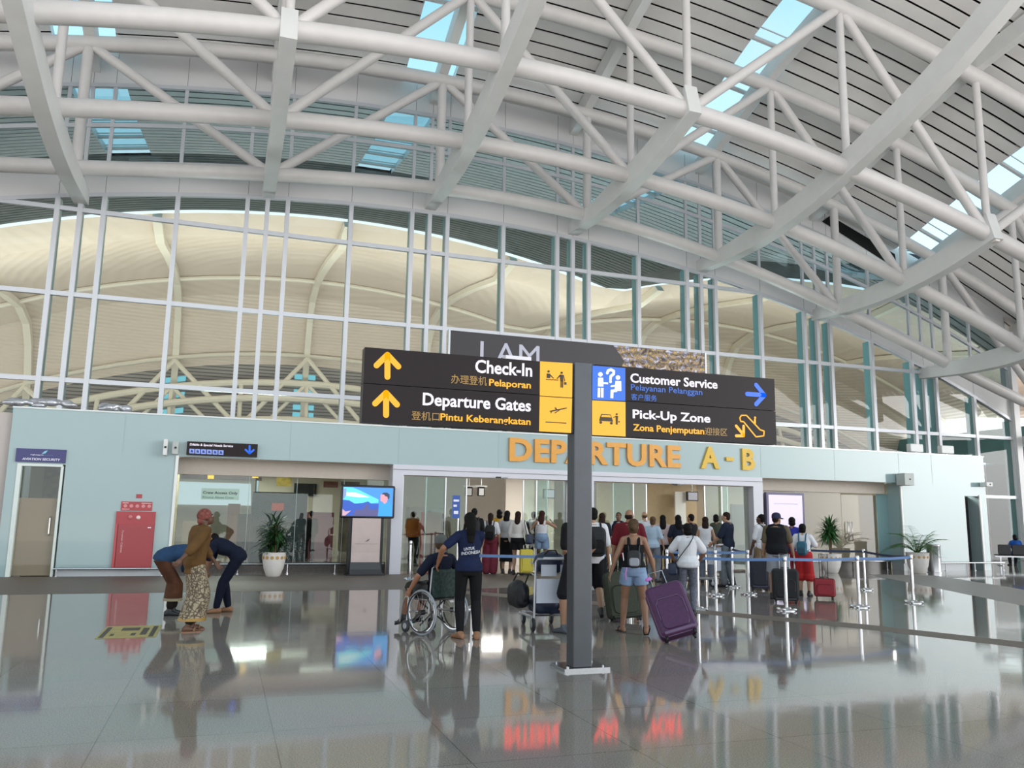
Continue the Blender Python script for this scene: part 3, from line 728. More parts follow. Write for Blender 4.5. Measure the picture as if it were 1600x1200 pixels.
ink([disc(C6, 1398, 190, 9), [C6(1385, 205), C6(1410, 207), C6(1410, 240), C6(1383, 238)], [C6(1410, 212), C6(1437, 238), C6(1433, 243), C6(1408, 222)],
     [C6(1378, 246), C6(1470, 251), C6(1470, 257), C6(1378, 252)], disc(C6, 1494, 200, 9), [C6(1480, 213), C6(1505, 214), C6(1506, 262), C6(1484, 262)],
     [C6(1481, 214), C6(1488, 222), C6(1462, 246), C6(1457, 241)], [C6(1486, 260), C6(1495, 260), C6(1494, 308), C6(1485, 308)], [C6(1498, 260), C6(1506, 260), C6(1505, 310), C6(1496, 310)],
     [C6(1504, 216), C6(1510, 216), C6(1520, 262), C6(1514, 264)], [C6(1512, 268), C6(1530, 270), C6(1530, 288), C6(1512, 287)]], b1)
ink([[C6(1402, 480), C6(1412, 488), C6(1500, 470), C6(1533, 462), C6(1532, 455), C6(1505, 460), C6(1462, 468)], [C6(1462, 470), C6(1452, 455), C6(1440, 455), C6(1455, 474)],
     [C6(1470, 476), C6(1490, 470), C6(1448, 497), C6(1436, 497)], [C6(1418, 484), C6(1411, 496), C6(1417, 497), C6(1426, 483)], [C6(1375, 558), C6(1528, 567), C6(1528, 574), C6(1375, 565)]], b2)
SY = SY_
RX0, RX1 = 3.905, 6.335
b3 = board(RX0, RX1, zm, 3.355); b4 = board(RX0, RX1, 2.535, zm)
px_text('lettering', 'Customer Service', WGL, C7(425, 235), C7(1103, 220), parent=b3, bold=.02, **kw)
px_text('lettering', 'Pelayanan Pelanggan', CBL, C7(428, 296), C7(985, 292), parent=b3, bold=.006, **kw)
px_text('lettering', '客户服务', CBL, C7(430, 374), C7(630, 338), parent=b3, cap=False, bold=.004, **kw)
px_text('lettering', 'Pick-Up Zone', WGL, C7(443, 515), C7(1047, 487), parent=b4, bold=.02, **kw)
px_text('lettering', 'Zona Penjemputan', YGL, C7(445, 612), C7(1000, 594), parent=b4, bold=.02, **kw)
px_text('lettering', '迎接区', GOLD, C7(1006, 648), C7(1180, 598), parent=b4, cap=False, bold=.004, **kw)
flat([C7(127, 106), C7(384, 126), C7(384, 383), C7(125, 372)], BPN, b3, 'pictogram_panel')
flat([C7(125, 378), C7(385, 391), C7(386, 661), C7(125, 648)], YPN, b4, 'pictogram_panel')
stroke_px([C7(1335, 328), C7(1470, 338)], .055, BGL, b3, 'arrow'); stroke_px([C7(1405, 258), C7(1470, 338), C7(1405, 408)], .055, BGL, b3, 'arrow')
stroke_px([C7(1250, 578), C7(1308, 648)], .035, YGL, b4, 'arrow'); stroke_px([C7(1250, 655), C7(1308, 655), C7(1308, 580)], .035, YGL, b4, 'arrow')
stroke_px([C7(1290, 495), C7(1330, 495), C7(1437, 608), C7(1468, 618), C7(1465, 655), C7(1405, 663), C7(1308, 545), C7(1285, 542), C7(1278, 515), C7(1290, 495)], .016, YGL, b4, 'pictogram')
stroke_px([C7(1396, 530), C7(1396, 560)], .026, YGL, b4, 'pictogram'); stroke_px([C7(1397, 512), C7(1398, 514)], .026, YGL, b4, 'pictogram')
SY = SY-.006
PW = glow('white_pictogram', '#f4f6ff', 1.0)
ink([disc(C7, 190, 175, 18), [C7(172, 200), C7(212, 202), C7(214, 270), C7(170, 268)], [C7(170, 280), C7(190, 281), C7(188, 355), C7(168, 354)], [C7(196, 280), C7(215, 281), C7(214, 356), C7(195, 356)],
     [C7(212, 236), C7(250, 238), C7(250, 252), C7(212, 250)], disc(C7, 327, 200, 18), [C7(308, 225), C7(352, 227), C7(354, 305), C7(300, 305)], [C7(270, 262), C7(312, 255), C7(312, 270), C7(270, 275)],
     [C7(270, 295), C7(320, 290), C7(320, 312), C7(292, 314), C7(290, 362), C7(268, 360)]], b3, PW)
stroke_px([C7(243, 165), C7(250, 146), C7(272, 138), C7(294, 150), C7(293, 172), C7(270, 190), C7(268, 212)], .032, PW, b3, 'pictogram'); stroke_px([C7(268, 230), C7(268, 232)], .034, PW, b3, 'pictogram')
ink([[C7(198, 483), C7(270, 488), C7(280, 515), C7(290, 545), C7(180, 538), C7(188, 508)], disc(C7, 193, 550, 11), disc(C7, 276, 556, 11), disc(C7, 318, 486, 8),
     [C7(308, 498), C7(328, 500), C7(326, 535), C7(310, 534)], [C7(310, 534), C7(326, 535), C7(325, 568), C7(311, 567)], [C7(308, 500), C7(312, 505), C7(292, 516), C7(290, 512)], disc(C7, 336, 545, 6)], b4)
flat([C7(203, 490), C7(266, 495), C7(274, 512), C7(196, 507)], YPN, b4, 'pictogram')
SY = SY_
dpart(MB().cbox((2.98, SY+.08, 3.355), .3, .12, .04), 'lamp_housing', mat('sensor_white', '#d8d3da', .4))

# banner over the entrance and the red lit letters standing in front of its foot
BN = mat('banner_dark', '#231d22', .35, noise=.12, nscale=.6)
bn = thing('banner', 'long dark banner with silver I AM lettering and gold carving, behind the direction sign', 'banner', (10.45, YB+.5, 4.15))
bo = Vector(bn.location)
def bpart(mb, name, m, smooth=False): mb.v = [tuple(Vector(v)-bo) for v in mb.v]; return mb.build(name, m, bn, smooth)
bpart(MB().box(6.14, 15.02, YB+.45, YB+.53, 4.9, 7.2), 'panel', BN)
for x in (6.08, 15.02): bpart(MB().box(x, x+.06, YB+.43, YB+.55, 3.80, 7.22), 'post', MULL)
bpart(MB().box(6.1, 15.06, YB+.53, YB+.56, 4.9, 5.0), 'rail', MULL)
def carving():
    m = mat('carved_print', '#8d7446', .5); t = m.node_tree; b = t.nodes['Principled BSDF']
    tc = t.nodes.new('ShaderNodeTexCoord'); n = t.nodes.new('ShaderNodeTexNoise'); n.inputs['Scale'].default_value = 2.4; n.inputs['Detail'].default_value = 2; n.inputs['Distortion'].default_value = 3.5
    v = t.nodes.new('ShaderNodeTexVoronoi'); v.inputs['Scale'].default_value = 2.2; w = t.nodes.new('ShaderNodeTexWave'); w.wave_type = 'RINGS'; w.inputs['Scale'].default_value = 1.6; w.inputs['Distortion'].default_value = 9; w.inputs['Detail'].default_value = 3
    r = t.nodes.new('ShaderNodeValToRGB'); e = r.color_ramp.elements; e[0].position = .3; e[0].color = (*lin('#2a2023'), 1); e[1].position = .66; e[1].color = (*lin('#b9b9cc'), 1)
    for p, c in ((.38, '#4a3a44'), (.46, '#b0945a'), (.53, '#6a5232'), (.58, '#7d7c94')): q = e.new(p); q.color = (*lin(c), 1)
    mx = t.nodes.new('ShaderNodeMixRGB'); mx.blend_type = 'OVERLAY'; mx.inputs[0].default_value = .45
    for a, c in ((tc.outputs['Object'], n.inputs['Vector']), (tc.outputs['Object'], w.inputs['Vector']), (n.outputs['Fac'], r.inputs[0]), (r.outputs[0], mx.inputs[1]), (w.outputs['Color'], mx.inputs[2]), (mx.outputs[0], b.inputs['Base Color'])): t.links.new(a, c)
    return m
bpart(MB().prism([(11.6, 7.19), (15.01, 7.19), (15.01, 4.95), (11.9, 4.95), (12.2, 5.6), (11.75, 6.2), (12.0, 6.7)], 0, .004, lambda a, c, d: (a, YB+.449-d, c)), 'carving_print', carving())
SILV = mat('silver_print', '#b3b4c4', .4)
a = onY(750, 566, YB+.45); c = onY(843, 541, YB+.45)
text_fit('lettering', 'I AM', SILV, a.x, c.x, a.z, c.z, YB+.448, bn, 0, .003, origin=bo)
rs_ = thing('lit_letters', 'red lit lettering on the block roof, seen only mirrored in the floor', 'sign', (10.5, YB+.2, 4.15))
RED = glow('red_neon', '#ff2414', 2.6)
for w, pa, pb in (('INTERNATIONAL', (797, 0), (968, 0)), ('AIRPORT', (985, 0), (1058, 0))):
    xa = onY(pa[0], 640, YB+.2).x; xb = onY(pb[0], 640, YB+.2).x
    text_fit('lettering', w, RED, xa, xb, 4.3, 4.86, YB+.2, rs_, .02, .03, origin=rs_.location)
MB().box(-2.2, 4.4, -.04, .08, 0, .15).build('support_rail', BLACK, rs_, smooth=False)

NAVY = mat('indigo_sign', '#35356f', .3)
av = thing('security_sign', 'indigo AVIATION SECURITY sign above the door at far left', 'sign', (-4.38, YB-.03, 2.78)); ao = Vector(av.location)
MB().box(-.55, .55, -.02, .03, 0, .33).build('board', NAVY, av, smooth=False)
px_text('lettering', 'AVIATION SECURITY', mat('white_letter', '#e4e2f0', .5), (34.5, 718.3), (94, 716.8), YB-.052, av, .018, .003, origin=ao, shear=.12)
px_text('lettering', 'angkasapura', mat('white_letter', '#e4e2f0'), (47.5, 711), (68, 709.8), YB-.052, av, .01, .002, origin=ao)
px_text('lettering', 'airports', mat('teal_letter', '#3f7a9a', .5), (69, 711.8), (83, 710.4), YB-.052, av, .0, .002, origin=ao)
q = [onY(*p, YB-.05) for p in ((65, 709), (70, 705), (75, 703.6), (71, 708.5))]
MB().prism([(p.x, p.z) for p in q], 0, .003, lambda a, c, d: (a-ao.x, YB-.053-d-ao.y, c-ao.z)).build('emblem', mat('teal_emblem', '#7fc4d8', .4), av, smooth=False)
df = thing('special_needs_sign', 'dark sign for special needs service with blue icons and a blue down arrow', 'sign', (-.14, YB-.1, 3.1)); do = Vector(df.location)
MB().box(-.88, .89, -.06, .09, 0, .345).build('board', SG, df, smooth=False)
fy = YB-.162
px_text('lettering', 'Difable & Special Needs Service', WGL, (296.5, 696), (364, 695.3), fy, df, .02, .003, origin=do, shear=.1)
for i in range(6):
    x = 296+9.1*i; y0 = 701+.45*i
    P = [onY(*p, fy) for p in ((x, y0), (x+7.8, y0+.4), (x+7.6, y0+7.6), (x-.2, y0+7.2))]
    MB().prism([(p.x-do.x, p.z-do.z) for p in P], 0, .003, lambda a, c, d: (a, fy-d-do.y, c)).build('icon', glow('icon_blue', '#8ea6f0', .8), df, smooth=False)
    P = [onY(*p, fy) for p in ((x+2.6, y0+1.4), (x+5.2, y0+2.6), (x+6, y0+6), (x+1.6, y0+5.6))]
    MB().prism([(p.x-do.x, p.z-do.z) for p in P], .003, .005, lambda a, c, d: (a, fy-d-do.y, c)).build('icon_figure', glow('icon_dark', '#2c48a8', .5), df, smooth=False)
def stroke_at(pts, w, Y, m, parent, o, name):
    P = [onY(*p, Y) for p in pts]; mb = MB()
    for a, c in zip(P, P[1:]):
        d = (c-a).normalized(); n = Vector((-d.z, 0, d.x))*w/2
        poly = [c+d*w/2*.7+n*.7, c+d*w/2*.7-n*.7, c-n, a-n, a-d*w/2*.7-n*.7, a-d*w/2*.7+n*.7, a+n, c+n]
        mb.prism([(v.x-o.x, v.z-o.z) for v in poly], 0, .004, lambda A_, B_, t: (A_, Y-t-o.y, B_))
    return mb.build(name, m, parent, smooth=False)
stroke_at([(390, 696.5), (390, 708)], .05, fy, BGL, df, do, 'arrow'); stroke_at([(383.5, 702.5), (390, 708.5), (396.5, 703)], .05, fy, BGL, df, do, 'arrow')

# red hose cabinet and its notices
REDP = mat('red_enamel', '#a5333a', .25, noise=.05); REDD = mat('dark_red', '#7f2429', .4)
hc = thing('hose_cabinet', 'red fire hose cabinet fixed on the pale green wall', 'cabinet', (-2.1, YB-.001, .2))
MB().box(-.46, .46, -.05, .0, 0, 1.41).build('body', REDP, hc, smooth=False)
MB().box(-.38, .45, -.075, -.05, .03, 1.09).build('door', mat('red_door', '#9f3b40', .3), hc, smooth=False)
MB().box(-.455, -.40, -.07, -.05, .03, 1.09).build('hinge_strip', mat('light_red', '#b84a4e', .3), hc, smooth=False)
MB().box(-.40, -.385, -.055, -.05, .03, 1.09).build('door_gap', REDD, hc, smooth=False)
MB().ell((-.13, -.055, 1.27), .06, .03, .06).build('alarm_bell', mat('bell_red', '#c06a6c', .2), hc)
MB().ell((.06, -.055, 1.26), .055, .03, .055).build('alarm_lamp', mat('lamp_lens', '#e6c9c6', .1), hc)
MB().box(.3, .38, -.079, -.074, 1.0, 1.02).build('handle', STEEL, hc, smooth=False)
me = text_mesh('Fireman Cabinet', .0); a0, a1, b0, b1_ = bbox(me)
for v in me.vertices:
    x, y = (v.co.x-a0)/(a1-a0), (v.co.y-b0)/(b1_-b0); v.co = Vector((-.29+y*.045, -.078, .93-x*.55))
link('lettering', me, mat('pale_letter', '#d9b7b6', .5), hc)
fs = thing('fire_notice', 'red notice panel with pale pictures just above the hose cabinet', 'notice', (-2.1, YB-.005, 1.63))
MB().box(-.37, .36, -.012, .004, 0, .23).build('board', REDP, fs, smooth=False)
for i in range(5): MB().lathe([(.045, 0), (.045, .002)], (0, 0, 0), 10).build('pictogram', mat('pale_print', '#cf8a8c', .5), fs).matrix_basis = Matrix.Translation((-.27+.14*i, -.0125, .12)) @ Matrix.Rotation(pi/2, 4, 'X')
MB().box(-.34, -.2, -.014, -.011, .185, .2).box(.1, .34, -.014, -.011, .185, .2).box(-.34, -.17, -.014, -.011, .03, .045).build('print_line', mat('white_print', '#e8cfcf', .5), fs, smooth=False)
tag(MB().box(-2.14, -2.0, YB-.012, YB+.002, 1.95, 2.05).build('call_point', REDP, smooth=False), 'tiny red square notice high on the green wall above the hose cabinet', 'notice')

# wall units
def unit(name, x, z, w, hh, d, lab, m):
    t = thing(name, lab, 'loudspeaker', (x, YB, z), 0, 'wall units on the block')
    MB().rbox(-w/2, w/2, -d, -.05, -hh/2, hh/2, .02, axis=1).build('housing', m, t); MB().box(-.03, .03, -.06, .0, -.04, .04).build('bracket', BLACK, t, smooth=False)
    MB().lathe([(.03, 0), (.03, .012)], (0, 0, 0), 12).build('lens', BLACK, t).matrix_basis = Matrix.Translation((w*.05, -d-.004, .0)) @ Matrix.Rotation(pi/2, 4, 'X')
GREYU = mat('unit_grey', '#b3b9b6', .5); q = onY(259, 701, YB)
unit('wall_unit', -1.53, 3.26, .1, .42, .3, 'slim white wall unit left of the special needs sign', mat('unit_white', '#d8dad8', .4))
unit('wall_unit', -1.3, 3.27, .16, .34, .12, 'grey box against the wall beside the slim white unit', GREYU)
q = onY(1416, 749, YB-.3); unit('wall_unit', q.x, q.z, .42, .42, .45, 'grey box unit above the glass at the right of the fascia', GREYU)
q = onY(1541, 757, YB-.2); unit('wall_unit', q.x, q.z, .3, .16, .35, 'small white box unit on the far right corner of the block', mat('unit_white', '#d8dad8'))

# screen stand
ks = thing('screen_stand', 'freestanding display screen showing a man in blue, on a pale metal stand', 'screen', (3.76, 23.0, 0))
MB().rbox(-.76, .74, -.06, .05, 1.53, 2.43, .05, axis=1).build('screen_frame', mat('screen_bezel', '#0d1020', .25), ks)
sc_ = MB().quad((-.70, -.063, 1.59), (.68, -.063, 1.59), (.68, -.063, 2.37), (-.70, -.063, 2.37)).build('screen', glow('screen_blue', '#4f9df2', 1.0), ks, smooth=False)
def spoly(pts, col, n, e=1.0):
    f = lambda a, c: (-.70+(a-100)/1325*1.38, 2.37-(c-205)/765*.78)
    v = [f(*p) for p in pts]
    MB().prism(v, 0, .001, lambda a, c, d: (a, -.0635-.0012*n-d, c)).build('picture_shape', glow('screen_'+col.lstrip('#'), col, e), sc_, smooth=False)
spoly([(100, 215), (340, 215), (520, 280), (880, 450), (1040, 520), (1040, 610), (700, 640), (400, 640), (220, 560), (100, 540)], '#6ee6f2', 0)
spoly([(185, 345), (420, 350), (600, 400), (800, 470), (500, 475), (190, 445)], '#f2fff6', 1)
spoly([(100, 560), (260, 560), (420, 650), (640, 620), (760, 580), (850, 640), (1050, 640), (1050, 968), (100, 968)], '#3a62c8', 1)
spoly([(430, 810), (640, 800), (700, 690), (760, 640), (790, 800), (1040, 790), (1040, 968), (400, 968)], '#5f5f92', 2)
spoly([(100, 250), (180, 250), (180, 420), (140, 500), (100, 520)], '#8ea6d8', 3)
spoly([(100, 790), (180, 860), (330, 830), (230, 920), (180, 968), (100, 968)], '#d9b3c4', 3)
spoly([(1035, 968), (1060, 660), (1150, 590), (1300, 590), (1400, 660), (1400, 968)], '#3fa9ee', 3)
spoly([(1090, 400), (1140, 360), (1270, 370), (1290, 470), (1260, 590), (1200, 640), (1150, 580), (1090, 560)], '#f0a6b4', 4)
spoly([(1120, 380), (1160, 335), (1260, 330), (1330, 380), (1330, 470), (1290, 520), (1270, 440), (1210, 430), (1190, 390)], '#35445c', 5)
MB().box(-.50, -.42, -.1, .14, .05, 1.53).box(.36, .44, -.1, .14, .05, 1.53).build('side_panel', BLACK, ks, smooth=False)
b = MB(); prof = [(-.13, 1.53), (-.13, .6), (-.14, .35), (-.2, .16), (-.32, .03)]
for (y0, z0), (y1, z1) in zip(prof[:3], prof[1:3]): b.box(-.42, .36, 0, 0, 0, 0) if False else b.quad((-.42, y0, z0), (.36, y0, z0), (.36, y1, z1), (-.42, y1, z1))
b.build('front_panel', mat('pale_metal', '#b9aaa6', .35, metal=.4, noise=.05, nscale=3), ks, smooth=False)
MB().quad((-.43, -.14, .35), (.37, -.14, .35), (.40, -.2, .16), (-.45, -.2, .16)).quad((-.45, -.2, .16), (.40, -.2, .16), (.42, -.32, .03), (-.47, -.32, .03)).build('grille', mat('grille_dark', '#3a3a3e', .4), ks, smooth=False)
MB().box(-.54, .48, -.34, .2, 0, .04).build('base', BLACK, ks, smooth=False)
text_fit('lettering', 'angkasapura airports', mat('grey_print', '#6d6264', .5), -.34, .28, .83, .85, -.1315, ks, 0, .001)
MB().prism([(-.06, .89), (.02, .96), (.08, .98), (.03, .91)], 0, .002, lambda a, c, d: (a, -.1315-d, c)).build('emblem', mat('grey_print', '#6d6264'), ks, smooth=False)

# white display board by the right recess
wbd = thing('display_board', 'large white lit display board in a violet grey frame by the right door jamb', 'display board', (17.75, YB+.05, 0))
MB().box(-.78, .72, -.06, .06, .9, 2.58).build('frame', mat('violet_grey', '#5f5a78', .4), wbd, smooth=False)
MB().quad((-.70, -.063, .98), (.64, -.063, .98), (.64, -.063, 2.5), (-.70, -.063, 2.5)).build('panel', glow('lavender_white', '#e6dcf8', .9), wbd, smooth=False)
MB().box(-.5, .45, -.066, -.063, 2.2, 2.215).box(-.5, -.49, -.066, -.063, 1.7, 1.9).build('print_line', mat('board_grey', '#a9a2c0', .5), wbd, smooth=False)
MB().box(-.5, -.42, -.05, .05, 0, .9).box(.36, .44, -.05, .05, 0, .9).box(-.6, .54, -.2, .2, 0, .03).build('stand', STEEL, wbd, smooth=False)

# trash bin
tb = thing('trash_bin', 'tall brushed steel cylinder bin beside the palm at the right wall', 'bin', (22.85, 22.15, 0))
MB().lathe([(.24, 0), (.24, .02), (.22, .03), (.22, .86), (.23, .88), (.23, .93)], n=28).build('body', STEEL, tb)
MB().lathe([(.2, .93), (.21, .94), (.12, .945)], n=28).build('lid', mat('bin_lid', '#34363a', .3), tb)

# floor sticker
st = thing('floor_sticker', 'worn yellow sticker with black icons on the granite floor, in front of the hose cabinet', 'sticker', (-1.08, 12.55, .002), 0)
MB().box(-.36, .36, -.62, .62, 0, .0012).build('sheet', mat('worn_yellow', '#a89a4a', .35, noise=.2, nscale=6), st, smooth=False)
MB().box(-.33, -.27, -.55, .5, .0012, .002).box(.26, .32, -.55, .5, .0012, .002).box(-.13, .1, .1, .4, .0012, .002).box(.03, .09, -.4, -.15, .0012, .002).box(.14, .22, -.35, .35, .0012, .002).box(-.22, -.17, -.4, -.2, .0012, .002).build('icon', mat('sticker_black', '#3a372a', .5), st, smooth=False)

# ------------------------------------------------------------------ inside the hall, seen through the doors
def inside(name, px0, px1, Y, d, m, lab, cat, group=None, base=None):
    a = onY(*px0, Y); c = onY(*px1, Y)
    z0 = c.z if base is None else base
    return tag(MB().box(a.x, c.x, Y, Y+d, z0, a.z).build(name, m, smooth=False), lab, cat, group)
sbox('wall_inner', BEIGE, 1.2, 4.3, 33.0, 33.2, 0, 4.2)
sbox('wall_inner_centre', mat('olive_wall', '#a08f6f', .5, noise=.05), 12.6, 16.6, 26.9, 27.1, 0, 3.22)
sbox('wall_inner_panel', mat('pale_partition', '#b9b2a6', .4), 9.2, 11.0, 27.2, 27.3, 0, 3.22)
sbox('wall_inner_right', mat('film_wall', '#857a66', .45), 16.9, 26.4, 27.4, 27.5, 0, 3.22)
sbox('wall_hall_far', BEIGE, -20, 43.6, 60, 60.3, 0, 7.5)
sbox('wall_hall_left', BEIGE, -14, -13.8, 29.6, 60, 0, 7)
inside('dark_partition', (395, 768), (475, 882), 27, .3, DARK, 'dark glass partition behind the big potted palm', 'partition', base=0)
inside('flight_board', (460, 755), (494, 775), 32.9, .06, BLACK, 'black flight information board on the beige inner wall', 'board')
a_ = onY(433, 741, 26.8); c_ = onY(455, 760, 26.8); po = thing('poster', 'yellow poster hanging on two cords inside the left glazing', 'poster', ((a_.x+c_.x)/2, 26.8, c_.z))
MB().box(-(c_.x-a_.x)/2, (c_.x-a_.x)/2, 0, .02, 0, a_.z-c_.z).build('sheet', mat('yellow_poster', '#b79a3c', .5, noise=.4, nscale=7), po, smooth=False)
for x in (-.2, .2): MB().tube([(x, .01, a_.z-c_.z-.02), (x, .01, 3.22-c_.z)], .006, 6).build('cord', STEEL, po)
inside('notice_card', (425, 786), (443, 798), 26.95, .045, glow('red_card', '#d9452f', .35), 'small red card sign on the dark partition', 'notice')
cs = thing('crew_sign', 'pale green CREW ACCESS notice stuck on the left glazing', 'notice', tuple(onY(344, 772, YG-.01)))
MB().box(-.48, .49, -.004, .004, -.15, .15).build('sheet', mat('pale_green_sheet', '#a9c2b5', .4), cs, smooth=False)
text_fit('lettering', 'Crew Access Only', mat('ink_black', '#1c2424', .5), -.44, .45, .0, .07, -.006, cs, .02, .001); text_fit('lettering', 'Khusus Akses Crew', mat('ink_green', '#4a7a6c', .5), -.44, .36, -.12, -.06, -.006, cs, .012, .001)
hs = thing('hall_sign', 'dark hanging sign with white lettering inside the left glazing', 'sign', (.0, 25.4, 2.62)); ho = Vector(hs.location)
MB().box(-1.2, 1.0, 0, .12, -.05, .26).build('board', SG, hs, smooth=False)
text_fit('lettering', 'Information', WGL, -1.15, -.55, .1, .2, -.003, hs, .02, .002); text_fit('lettering', 'Departure Gates', WGL, -.28, .62, .1, .2, -.003, hs, .02, .002)
MB().box(-.5, -.33, -.004, -.001, -.04, .25).box(.72, .9, -.004, -.001, .02, .2).build('pictogram', YPN, hs, smooth=False)
MB().tube([(-.9, .06, .26), (-.9, .06, .6)], .02, 6).tube([(.8, .06, .26), (.8, .06, .6)], .02, 6).build('hanger', STEEL, hs)
LAMP = glow('ceiling_lamp', '#fff8ec', 4.0)
for i, (x, y) in enumerate(((.3, 25.2), (3.2, 27.5), (5.6, 25.5), (7.6, 28), (9.3, 25.4), (12.2, 25.6), (14.6, 26), (15.6, 24.6), (2.5, 30.6), (6.4, 31), (18.5, 25.5), (21, 25.5))):
    tag(MB().box(x-.6, x+.6, y-.15, y+.15, 3.2, 3.235).build('ceiling_light', LAMP, smooth=False), 'white strip light in the low ceiling behind the doors', 'ceiling light', 'strip lights in the low ceiling')
for p0, p1, Y, lab in (((849, 764), (866, 779), 26.5, 'monitor hanging behind the left doors, beside the sign post'), ((1073, 768), (1090, 783), 26.4, 'monitor on the inner wall behind the right doors')):
    a = onY(*p0, Y); c = onY(*p1, Y)
    t = thing('monitor', lab, 'monitor', ((a.x+c.x)/2, Y, (a.z+c.z)/2), 0, 'monitors behind the doors')
    w, hh = (c.x-a.x)/2, (a.z-c.z)/2
    MB().tube([(0, .02, hh-.02), (0, .02, 3.22-t.location.z)], .02, 8).build('hanger', STEEL, t)
    MB().box(-w, w, -.05, .05, -hh, hh).build('housing', BLACK, t, smooth=False); MB().quad((-w*.85, -.052, -hh*.8), (w*.85, -.052, -hh*.8), (w*.85, -.052, hh*.8), (-w*.85, -.052, hh*.8)).build('screen', glow('monitor_grey', '#b9bcc8', .5), t, smooth=False)
for i, px in enumerate((733, 752)):
    a = onY(px, 768, 25.8)
    t = thing('ceiling_camera', 'white ceiling camera with black face behind the left doors, %s' % ('left one' if i == 0 else 'right one'), 'camera', (a.x, 25.8, a.z), 0, 'white ceiling cameras')
    MB().rbox(-.12, .12, -.02, .08, -.15, .15, .03, axis=1).build('housing', BLACK, t); MB().quad((-.08, -.023, -.12), (.08, -.023, -.12), (.08, -.023, .1), (-.08, -.023, .1)).build('face', mat('unit_white', '#d8dad8'), t, smooth=False)
    MB().tube([(0, .05, .12), (0, .05, 3.22-a.z)], .03, 8).box(-.2, .2, .0, .1, .14, .2).build('arm', mat('unit_white', '#d8dad8'), t)
inside('red_banner', (660, 800), (688, 850), 26.3, .2, mat('red_stand', '#8d2f2c', .5), 'red promotional stand behind the left sliding door', 'stand', base=0)
inside('check_in_desk', (476, 800), (520, 845), 31.5, .5, mat('maroon_desk', '#6d3440', .4), 'maroon counter against the beige inner wall', 'counter', base=0)
inside('reading_panel', (506, 752), (528, 762), 32.95, .05, mat('maroon_print', '#7a4a44', .5, noise=.3), 'maroon framed print high on the inner wall', 'picture')
inside('inner_door', (1143, 788), (1166, 880), 26.6, .1, mat('doorway_void', '#26282a'), 'black doorway inside the right doors', 'door', base=0)
inside('white_partition', (1055, 768), (1073, 870), 26.5, .06, mat('white_board', '#cfd3d0', .3), 'white upright panel behind the right doors', 'panel', base=0)
inside('counter_block', (640, 792), (716, 850), 33.5, .8, mat('counter_grey', '#77736f', .4), 'grey security counter deep behind the left doors', 'counter', base=0)

# things lying on the block roof
SILF = mat('silver_foil', '#b9bcc2', .25, metal=.6, bump=1.0, bscale=14)
for i, (px, py, w, hh) in enumerate(((48, 628, .5, .16), (88, 629, .55, .2), (184, 634, .34, .16))):
    q = onY(px, py, YB+.6); b = MB()
    for k in range(9): b.ell((random.uniform(-w, w)*.8, random.uniform(-.1, .1), random.uniform(.05, hh)), random.uniform(.1, .2), .12, random.uniform(.06, .13))
    tag(link('foil_bundle', baked(b, .03, 1), SILF), 'crumpled silver bundle on the block roof, %s' % ('at the far left' if i == 0 else 'second from the left' if i == 1 else 'third from the left, by a mullion'), 'bundle', 'silver bundles on the roof').location = (q.x, YB+.14, 4.14)
for i, (px, lab) in enumerate(((1430, 'white floodlight box on the block roof, left of the pair at the right end'), (1478, 'white floodlight box on the block roof, nearest its right end'))):
    q = onY(px, 703, YB+.5); t = thing('floodlight', lab, 'floodlight', (q.x, YB+.5, 3.8), 0, 'floodlights on the roof')
    MB().rbox(-.3, .3, -.1, .12, .42, .72, .04, axis=1).build('housing', mat('unit_white', '#d8dad8'), t); MB().box(-.03, .03, -.03, .03, 0, .42).build('stand', STEEL, t, smooth=False)

refl_ob = struct(MB().prism([(onY(*p, 59.9).x, onY(*p, 59.9).z) for p in ((268, 752), (392, 756), (392, 790), (268, 788))], 0, .05, lambda a, c, d: (a, 59.9-d, c)).build('reflection_sheet', glow('reflection_glow', '#dfe9f4', .95), smooth=False))  # added glowing sheet, stands for the bright reflection in the left glazing
inside('wooden_panel', (357, 787), (373, 830), 34, .2, mat('brown_wood', '#5b3f30', .5, noise=.2), 'brown wooden upright panel deep inside, behind the old man', 'panel', base=0)
inside('scan_screen', (372, 803), (392, 842), 32, .2, BLACK, 'black screen unit behind the bending woman in navy, inside the hall', 'screen', base=0)
inside('white_locker', (286, 815), (310, 850), 36, .6, mat('pale_locker', '#b7a58f', .5), 'pale tan counter block deep inside at the left of the glazing', 'counter', base=0)
inside('advert_panel', (402, 745), (425, 770), 40, .1, glow('advert_pale', '#c9dcf0', .8), 'pale lit panel high inside the hall above the dark partition', 'panel', base=0)
inside('shop_front', (522, 752), (560, 800), 38, .3, mat('shop_dark', '#6a5a50', .5, noise=.5, nscale=2), 'dim shop front deep in the hall, left of the screen stand', 'shop front', base=0)
# ------------------------------------------------------------------ queue posts with belts
BELT = mat('belt_blue', '#4c6f9f', .55, noise=.05, nscale=20); BELTD = mat('belt_navy', '#2a3556', .6)
def hub(p, n=18):
    b = MB(); b.lathe([(.165, 0), (.165, .012), (.155, .022), (.06, .04), (.045, .055), (.032, .06)], n=n); return b
def make_post(loc, label, group='chrome belt posts of the queue'):
    t = thing('queue_post', label, 'queue post', loc, 0, group)
    hub(None).build('base', CHROME, t)
    for k in range(4): q = k*pi/2+.6; MB().ell((.15*cos(q), .15*sin(q), .028), .04, .04, .028).build('base_foot', CHROME, t)
    MB().lathe([(.031, .055), (.031, .9)], n=16).build('pole', CHROME, t)
    MB().lathe([(.036, .88), (.04, .9), (.04, .965), (.034, .98), (.012, .99)], n=16).build('belt_cassette', STEEL, t)
    return t
POSTS = {}
def gp(px, py): p = onZ(px, py); return (p.x, p.y, 0)
